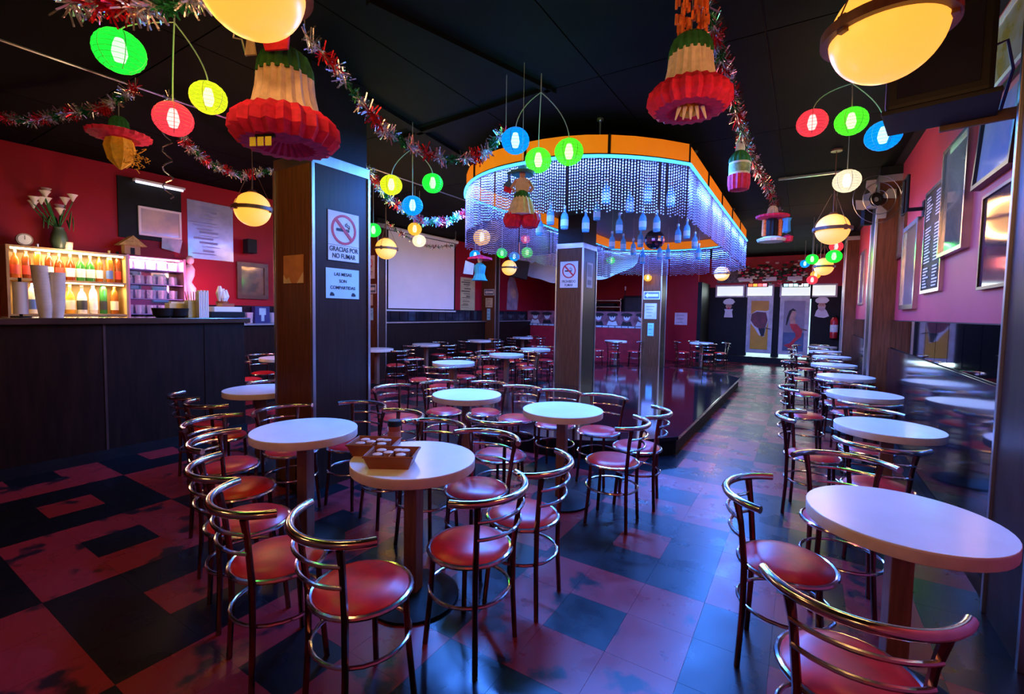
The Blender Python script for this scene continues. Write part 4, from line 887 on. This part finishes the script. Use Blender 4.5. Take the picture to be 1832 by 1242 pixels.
# things on top of the shelf
fv = thing('flower_vase', 'dark vase with white calla lilies on top of the bottle shelf', 'flowers', (LW+.2, 1.98, 2.225))
MB().lathe([(.06, 0), (.09, .1), (.07, .22), (.05, .26), (.055, .28)], 18).build('vase', pm('vase_dark', (.05, .08, .05), .35), fv, smooth=True)
CL = pm('lily_white', (.7, .62, .55), .5); rr = random.Random(6)
for k in range(11):
    a = rr.uniform(0, 2*PI); r = rr.uniform(.06, .22); z = rr.uniform(.38, .68); x, y = r*math.cos(a)*.5, r*math.sin(a)*1.2
    st = MB().tube([(0, 0, .25), (x*.5, y*.5, z*.7), (x, y, z)], .006, 5).build('stem', GREEN, fv)
    MB().lathe([(.008, z), (.02, z+.03), (.04, z+.07), (.055, z+.09)], 12, (x, y, 0)).build('petal', CL, st, smooth=True)
for k in range(8):
    a = 2*PI*k/8; MB().prism([(0, .25), (.05*math.cos(a)+.02, .36), (.16*math.cos(a), .44+.05*math.sin(a*2)), (.04*math.cos(a)-.02, .4)], .14*math.sin(a), .14*math.sin(a)+.004).build('leaf', GREEN, fv)
ck = thing('alarm_clock', 'small round clock on the left end of the bottle shelf', 'clock', (LW+.22, 1.66, 2.225), PI/2); MB().prism(circ2(.075, 20, 0, .08), -.03, .03).build('case', pm('clock_case', (.25, .2, .15), .4), ck); MB().prism(circ2(.06, 20, 0, .08), -.034, -.03).build('dial', PAPER, ck); MB().prism([(-.003, .08), (.003, .08), (.002, .13), (-.002, .13)], -.036, -.034).build('hand', INK, ck)
cn = thing('votive_candle', 'lit votive candle in a glass on the bottle shelf', 'candle', (LW+.24, 2.06, 2.225)); MB().lathe([(.035, 0), (.045, .1), (.042, .1), (.0, .02)], 16).build('holder', glass('votive_glass', (1, .8, .7), .5), cn, smooth=True); MB().lathe([(.0, .0), (.036, .004), (.04, .075), (0, .075)], 16).build('wax', pm('wax_glow', (1, .75, .6), .5, emit=1.0, ecol=(1, .6, .4)), cn, smooth=True)
hs = thing('toy_house', 'small house ornament with straw roof on the shelf end', 'ornament', (LW+.22, 2.72, 2.245), PI/2); MB().span((-.09, -.06, 0), (.09, .06, .14)).build('walls', pm('house_wall', (.3, .18, .08), .6), hs); MB().prism([(-.16, .12), (.16, .12), (0, .26)], -.1, .1).build('roof', pm('house_straw', (.4, .26, .08), .8, 0, .4, 30), hs); MB().span((-.025, -.062, 0), (.025, -.06, .09)).build('doorway', BLACK, hs)
# statuette
stt = thing('white_statuette', 'slim white figurine standing beside the glass cabinet', 'figurine', (LW+.16, 3.46, 1.4))
for z in (1.0,):
    MB().span((LW, 3.4, 1.25), (LW+.3, 3.62, 1.4)).build('figurine_plinth', DWOOD).location = (0, 0, 0)
bpy.data.objects['figurine_plinth'].parent = stt; bpy.data.objects['figurine_plinth'].location = (-(LW+.16), -3.46, -1.4)
mb = MB(); mb.tube([(0, 0, 0), (0, .01, .12), (0, .03, .28), (0, .02, .4), (0, -.01, .5), (0, .0, .62), (0, .02, .72), (0, .03, .78)], [.05, .045, .065, .085, .055, .085, .075, .03], 14); mb.build('body', pm('statue_white', (.68, .6, .55), .5, 0, .1, 8), stt, smooth=True)
MB().lathe([(.055*math.sin(PI*i/8), .85-.07*math.cos(PI*i/8)) for i in range(9)], 14, (0, .03, 0)).build('head', MATS['statue_white'], stt, smooth=True)
# ---------------------------------------------------------------- red booth at the back left
bo = thing('red_booth', 'red booth counter with white tile band at the back of the room', 'counter', (0, 14.2, 0))
MB().span((LW, 0, 0), (-4.0, .12, 1.08)).build('front_panel', pm('booth_red', (.42, .012, .03), .5), bo)
mbb = MB().span((LW, -.004, 1.08), (-4.0, .13, 1.15)).build('band', pm('band_teal', (.05, .15, .16), .4), bo)
tm = MB().span((-.09, -.012, -.024), (.09, 0, .024)).mesh('band_tile', pm('band_tile', (.65, .68, .75), .3))
for k in range(20): inst('band_tile', tm, mbb, (LW+.12+k*.215, -.004, 1.115))
pn = MB().span((LW, .06, 1.15), (-4.0, .075, 1.6)).build('printed_screen', pm('booth_print_ground', (.3, .1, .13), .5, 0, .5, 5), bo)
for k in range(9):
    x = LW+.3+k*.47
    MB().prism(circ2(.1, 16, x, 1.42, 1, 1.1), .056, .06).build('painted_face', PAPER, pn)
    MB().prism(circ2(.17, 16, x, 1.5, 1.1, .35)+[], .05, .056).build('painted_hat', INK, pn)
    MB().prism([(x-.18, 1.16), (x+.18, 1.16), (x+.12, 1.3), (x, 1.26), (x-.12, 1.3)], .05, .058).build('painted_collar', INK if k % 2 else PAPER, pn)
    for s in (-1, 1): MB().prism(circ2(.022, 8, x+s*.04, 1.43), .052, .056).build('painted_eye', INK, pn)
dr = thing('white_drape', 'white cloth sagging across the back above the red booth', 'drape', (-5.95, 12.95, 2.4))
mb = MB(); nx, ny = 36, 8
for j in range(ny+1):
    for i in range(nx+1):
        u, v = i/nx, j/ny; mb.v.append((-2.0+4.0*u, -.25+.4*v, .5+.55*v-.45*math.sin(PI*u)**.7*(1-v*.75)+.03*math.sin(14*u+3*v)+.02*math.sin(31*u+5*v)))
for j in range(ny):
    for i in range(nx): a = j*(nx+1)+i; mb.f.append((a, a+1, a+nx+2, a+nx+1))
mb.build('cloth', pm('cloth_white', (.85, .85, .87), .7, 0, .06, 4), dr, smooth=True)
for x in (-2.0, 0, 2.0): MB().tube([(x, .15, .9), (x, .15, 1.1)], .008, 4).build('tie', CORD, dr)
rk = thing('audio_rack', 'black shelf rack with players behind the booth', 'shelf', (-5.6, 15.55, 1.25)); 
for z in (.0, .28, .5, .72): MB().span((-.75, 0, z), (.25, .4, z+.03)).build('shelf_board', STEEL, rk)
for x in (-.75, .22): MB().span((x, 0, -1.25), (x+.03, .4, .8)).build('upright', STEEL, rk)
for z in (.31, .53): MB().span((-.65, .02, z), (.0, .36, z+.12)).build('player', BLACK, rk, bevel=.006)
am = thing('black_monitor', 'big black loudspeaker cabinet right of the audio rack', 'speaker', (-4.85, 15.5, 1.3)); MB().span((-.42, 0, 0), (.5, .3, .85)).build('cabinet', BLACK, am, bevel=.02); MB().span((-.34, -.006, .08), (.42, 0, .78)).build('grille', pm('grille_grey', (.03, .03, .035), .7), am)
MB().span((-.45, -.05, -1.3), (.55, .4, 0)).build('stand', BLACK, am)
mc = thing('microphone_stand', 'thin microphone stand rising in front of the white drape', 'microphone', (-5.0, 14.9, 0)); MB().tube([(0, 0, 0), (0, 0, 2.3)], .012, 6).build('pole', BLACK, mc); MB().lathe([(.16, 0), (.16, .02), (.02, .03)], 16).build('base', BLACK, mc); MB().lathe([(.018, 2.3), (.03, 2.38), (.028, 2.42), (0, 2.44)], 10).build('capsule', STEEL, mc, smooth=True)
tv2 = thing('hanging_speaker', 'black tilted loudspeaker hung below the left bead fringe', 'speaker', (-6.9, 11.3, 2.45), .6); MB().prism([(-.25, .1), (.22, 0), (.3, .5), (-.2, .55)], -.15, .2).build('cabinet', BLACK, tv2); MB().tube([(0, 0, .5), (0, 0, 1.05)], .015, 6).build('bracket', STEEL, tv2)
notice(-7.2, 16, 1.75, .22, .3, PAPER, 'small white notice on the red back wall above the booth', 3); 
notice(-3.45, 16, 1.2, .4, .4, PP, 'grey sheet in a dark holder on the red wall right of the column', 3)
for k in range(6):
    z = 1.0+.22*k; t = thing('wall_hook', 'thin metal hook %s from the bottom on the red wall beside the column' % PO[k], 'hook', (-4.0, 16, z), 0, 'hooks on the red wall'); MB().tube([(0, 0, 0), (.02, -.1, -.02), (.1, -.16, .02)], .012, 6).build('rod', STEEL, t); MB().box((0, -.005, 0), (.05, .01, .06)).build('plate', STEEL, t)
cf = on_wall('face_print', 'tall figure print on the red wall left of the booth', 'poster', 'L', 13.2, 1.6); MB().prism([(-.35, 0), (.3, 0), (.38, .5), (.2, .95), (-.1, 1.25), (-.3, .9)], -.012, 0).build('cutout', pm('print_dull', (.35, .22, .25), .5, 0, .4, 4), cf); MB().prism(circ2(.16, 16, .05, .55), -.016, -.012).build('face', SKIN, cf)
# ---------------------------------------------------------------- door wall
struct('wall_door', MB().span((-2.95, YD, 0), (RW, YD+.1, 2.5)), BLACK)
struct('trim_21', MB().span((-2.95, YD-.5, 0), (RW, YD, .2)), BLACK)
struct('trim_22', MB().span((-2.95, 16, 0), (-2.83, YD, 2.6)), BLACK)
DAY = pm('daylight_pane', (.9, .95, .9), .3, emit=.52, ecol=(.85, 1, .85))
DAY2 = pm('daylight_gap', (.8, 1, 1), .3, emit=.7, ecol=(.6, 1, 1))
DM = pm('door_frame_white', (.5, .48, .5), .4)
wn = 0
for x0, x1 in ((1283, 1330), (1337, 1382), (1398, 1450), (1453, 1495)):
    wn += 1; a, b = at(x0, 532, Y=YD), at(x1, 516, Y=YD); o = struct('window_%d' % wn, frame_bars(b.x-a.x+.1, .42, .05, .05).mesh and frame_bars(b.x-a.x+.1, .42, .05, .05), DM); o.location = ((a.x+b.x)/2, YD, 2.16)
    MB().span((-(b.x-a.x)/2, -.03, .05), ((b.x-a.x)/2, -.01, .37)).build('pane', DAY, o)
    lamp('AREA', ((a.x+b.x)/2, YD-.08, 2.34), DOOR_W*.25, (.8, 1, .95), size=(b.x-a.x, .3), rot=(-PI/2+.3, 0, 0), name='daylight')
def door(n, x0, x1, label_art, builder):
    a, b = at(x0, 600, Y=YD), at(x1, 600, Y=YD); w = b.x-a.x; o = struct('door_%d' % n, frame_bars(w, 1.86, .12, .05), DM); o.location = ((a.x+b.x)/2, YD-.01, .3)
    MB().span((-w/2+.1, -.03, .1), (w/2-.1, 0, 1.78)).build('door_panel', builder[0], o)
    MB().span((-w/2+.02, -.02, -.1), (w/2-.02, 0, -.0)).build('threshold_gap', DAY2, o)
    builder[1](o, w); MB().tube([(w/2-.06, -.05, .8), (w/2-.06, -.11, .82), (w/2-.2, -.12, .86)], .015, 6).build('handle', STEEL, o)
    lamp('AREA', ((a.x+b.x)/2, YD-.1, .26), DOOR_W*.12, (.7, 1, 1), size=(w, .1), rot=(-PI/2, 0, 0), name='daylight')
def art1(o, w):
    f = frame_bars(w-.2, 1.66, .02, .006, -.031); q = f.build('art_border', pm('border_brown', (.16, .05, .02), .5), o); q.location.z = .11
    MB().prism([(-.25, 1.3), (-.1, 1.42), (.18, 1.4), (.28, 1.45), (.26, 1.1), (.2, .85), (.15, .55), (.0, .6), (-.12, .8), (-.3, 1.05)], -.04, -.03).build('pale_halo', PAPER, o)
    MB().prism([(-.24, 1.3), (-.08, 1.38), (.18, 1.36), (.24, 1.1), (.18, .85), (.02, .8), (-.14, .9), (-.26, 1.08)], -.048, -.04).build('maroon_shape', pm('shape_maroon', (.16, .02, .03), .5, 0, .4, 8), o)
    MB().prism([(-.03, .82), (.18, .84), (.15, .58), (.07, .56)], -.05, -.042).build('dark_shape', INK, o)
def art2(o, w):
    MB().span((-w/2+.11, -.036, .11), (w/2-.11, -.03, .72)).build('blue_ground', pm('ground_blue', (.08, .13, .25), .5, 0, .3, 5), o)
    MB().prism([(-.12, 1.42), (.0, 1.45), (.06, 1.35), (.02, 1.2), (.06, 1.0), (-.1, .95), (-.12, 1.2)], -.042, -.036).build('pale_shape', SKIN, o)
    MB().prism([(-.12, 1.0), (.08, 1.0), (.24, .8), (.22, .6), (.05, .42), (-.02, .25), (.04, .14), (-.12, .22), (-.26, .3), (-.08, .38), (.06, .58), (.06, .68), (-.06, .84)], -.046, -.038).build('red_shape', SIGNRED, o)
    MB().prism([(-.14, 1.42), (-.04, 1.5), (.06, 1.42), (-.06, 1.42), (-.13, 1.2), (-.19, .95), (-.22, .95), (-.2, 1.2)], -.046, -.038).build('dark_shape', INK, o)
door(1, 1335, 1381, '', (pm('door_yellow', (.65, .32, .008), .5, 0, .1, 3), art1)); door(2, 1393, 1446, '', (pm('door_grey', (.3, .27, .32), .5, 0, .15, 3), art2))
q = at(1448, 565, Y=YD); struct('window_5', MB().span((q.x-.03, YD-.03, .35), (q.x+.03, YD, 2.1)), DAY2)  # glowing strip imitating daylight through the ajar door, not a window
def chef(px, py, label, beard):
    p = at(px, py, Y=YD); t = thing('chef_cutout', label, 'cutout', (p.x, YD-.005, p.z)); t.scale = (.68, 1, .68)
    MB().prism([(-.2, 0), (.2, 0), (.16, .3), (.2, .42), (-.2, .42), (-.16, .3)] if not beard else [(-.26, .06), (-.1, 0), (.12, -.02), (.3, .06), (.2, .3), (.08, .46), (-.08, .46), (-.2, .3)], -.02, 0).build('jacket', WHITE, t)
    MB().prism(circ2(.14, 18, 0, .56), -.03, -.01).build('face', SKIN, t)
    MB().prism([(-.18, .66), (.18, .66), (.28, .78), (.2, .9), (.05, .96), (-.12, .92), (-.24, .84), (-.26, .74)], -.034, -.012).build('hat', WHITE, t)
    for s in (-1, 1): MB().prism(circ2(.018, 8, s*.05, .58), -.034, -.03).build('eye', INK, t)
    if beard: MB().prism([(-.16, .56), (-.08, .5), (.08, .5), (.16, .56), (.12, .36), (0, .28), (-.12, .36)], -.038, -.03).build('beard', pm('beard_pink', (.62, .5, .5), .6), t)
    else: MB().prism([(-.08, .46), (0, .5), (.08, .46), (.0, .4)], -.036, -.02).build('neckerchief', TRED, t)
chef(1303, 568, 'white chef cutout on the black panel left of the yellow door', False); chef(1469, 568, 'bearded white chef cutout on the black panel right of the doors', True)
def exsign(px, py, w, cols, label):
    p = at(px, py, Y=YD-.2); t = thing('lit_sign', label, 'sign', (p.x, YD, p.z)); MB().span((-w/2, -.12, -.06), (w/2, 0, .06)).build('case', BLACK, t)
    for i, c in enumerate(cols): MB().span((-w/2+.03+i*(w-.06)/len(cols)+.01, -.126, -.045), (-w/2+.03+(i+1)*(w-.06)/len(cols)-.01, -.12, .045)).build('light_cell', pm('cell_%s' % str(c), c, .4, emit=1.6, ecol=c), t)
exsign(1355, 510, .62, [(.6, .08, .02), (1, .3, .02), (1, .1, .08), (1, .25, .3)], 'red and orange lit sign above the yellow door')
exsign(1424, 510, .75, [(.3, .7, 1), (.8, .9, 1), (.4, .9, 1), (1, .6, .7), (.5, .8, 1)], 'white and blue lit sign above the grey door')
fe = thing('fire_extinguisher', 'red fire extinguisher standing right of the chef panel', 'fire extinguisher', (at(1500, 600, Y=YD).x-.13, YD-.13, .88)); MB().lathe([(0, 0), (.1, .01), (.1, .55), (.06, .64), (.03, .66)], 18).build('cylinder', pm('extinguisher_red', (.5, .01, .02), .3), fe, smooth=True); MB().lathe([(.101, .2), (.101, .42)], 18).build('paper_label', WHITE, fe); MB().span((-.03, -.08, .66), (.03, .06, .74)).build('valve', BLACK, fe); MB().tube([(.02, 0, .7), (.13, 0, .62), (.12, 0, .25)], .015, 6).build('hose', BLACK, fe); MB().span((-.06, .06, .1), (.06, .12, .5)).build('bracket', BLACK, fe)
# flower boxes over the doors
fb = thing('flower_garland', 'bushy garland of pale and dark flowers above the doors', 'flowers', (-.9, YD-.27, 2.8)); rr = random.Random(8)
for nm, mt, n in (('pale_flowers', CREAM, 60), ('dark_leaves', pm('leaf_dark', (.03, .05, .03), .7), 140), ('red_flowers', TRED, 40)):
    mb = MB()
    for k in range(n): x, y, z = rr.uniform(-1.0, .9), rr.uniform(-.1, .15), rr.gauss(.12, .13); mb.lathe([(0, z), (.05, z+.02), (.06, z+.06), (0, z+.03)], 6, (x, y, 0), .2)
    tag(mb.build(nm, mt, fb), kind='stuff')
for x in (-.8, -.1, .6): MB().span((x-.2, -.08, -.12), (x+.2, .16, 0)).build('planter', PAPER, fb)
sg = thing('fabric_bunting', 'grey diamond patterned cloth hung at the left above the doors', 'cloth', (-2.2, YD-.05, 2.65)); MB().span((-.4, -.02, 0), (.4, 0, .6)).build('cloth', pm('bunting_grey', (.16, .18, .17), .8, 0, .5, 12), sg)
# unseen globes behind the camera: right added for fill, left inferred from seat reflections
for p, l in (((.2, -2.2, ZG), 'added fill globe lamp behind the viewer, continuing the right-hand row'), ((-3.4, -.9, ZG), 'globe lamp of the left row behind the viewer')): globe(p, l)
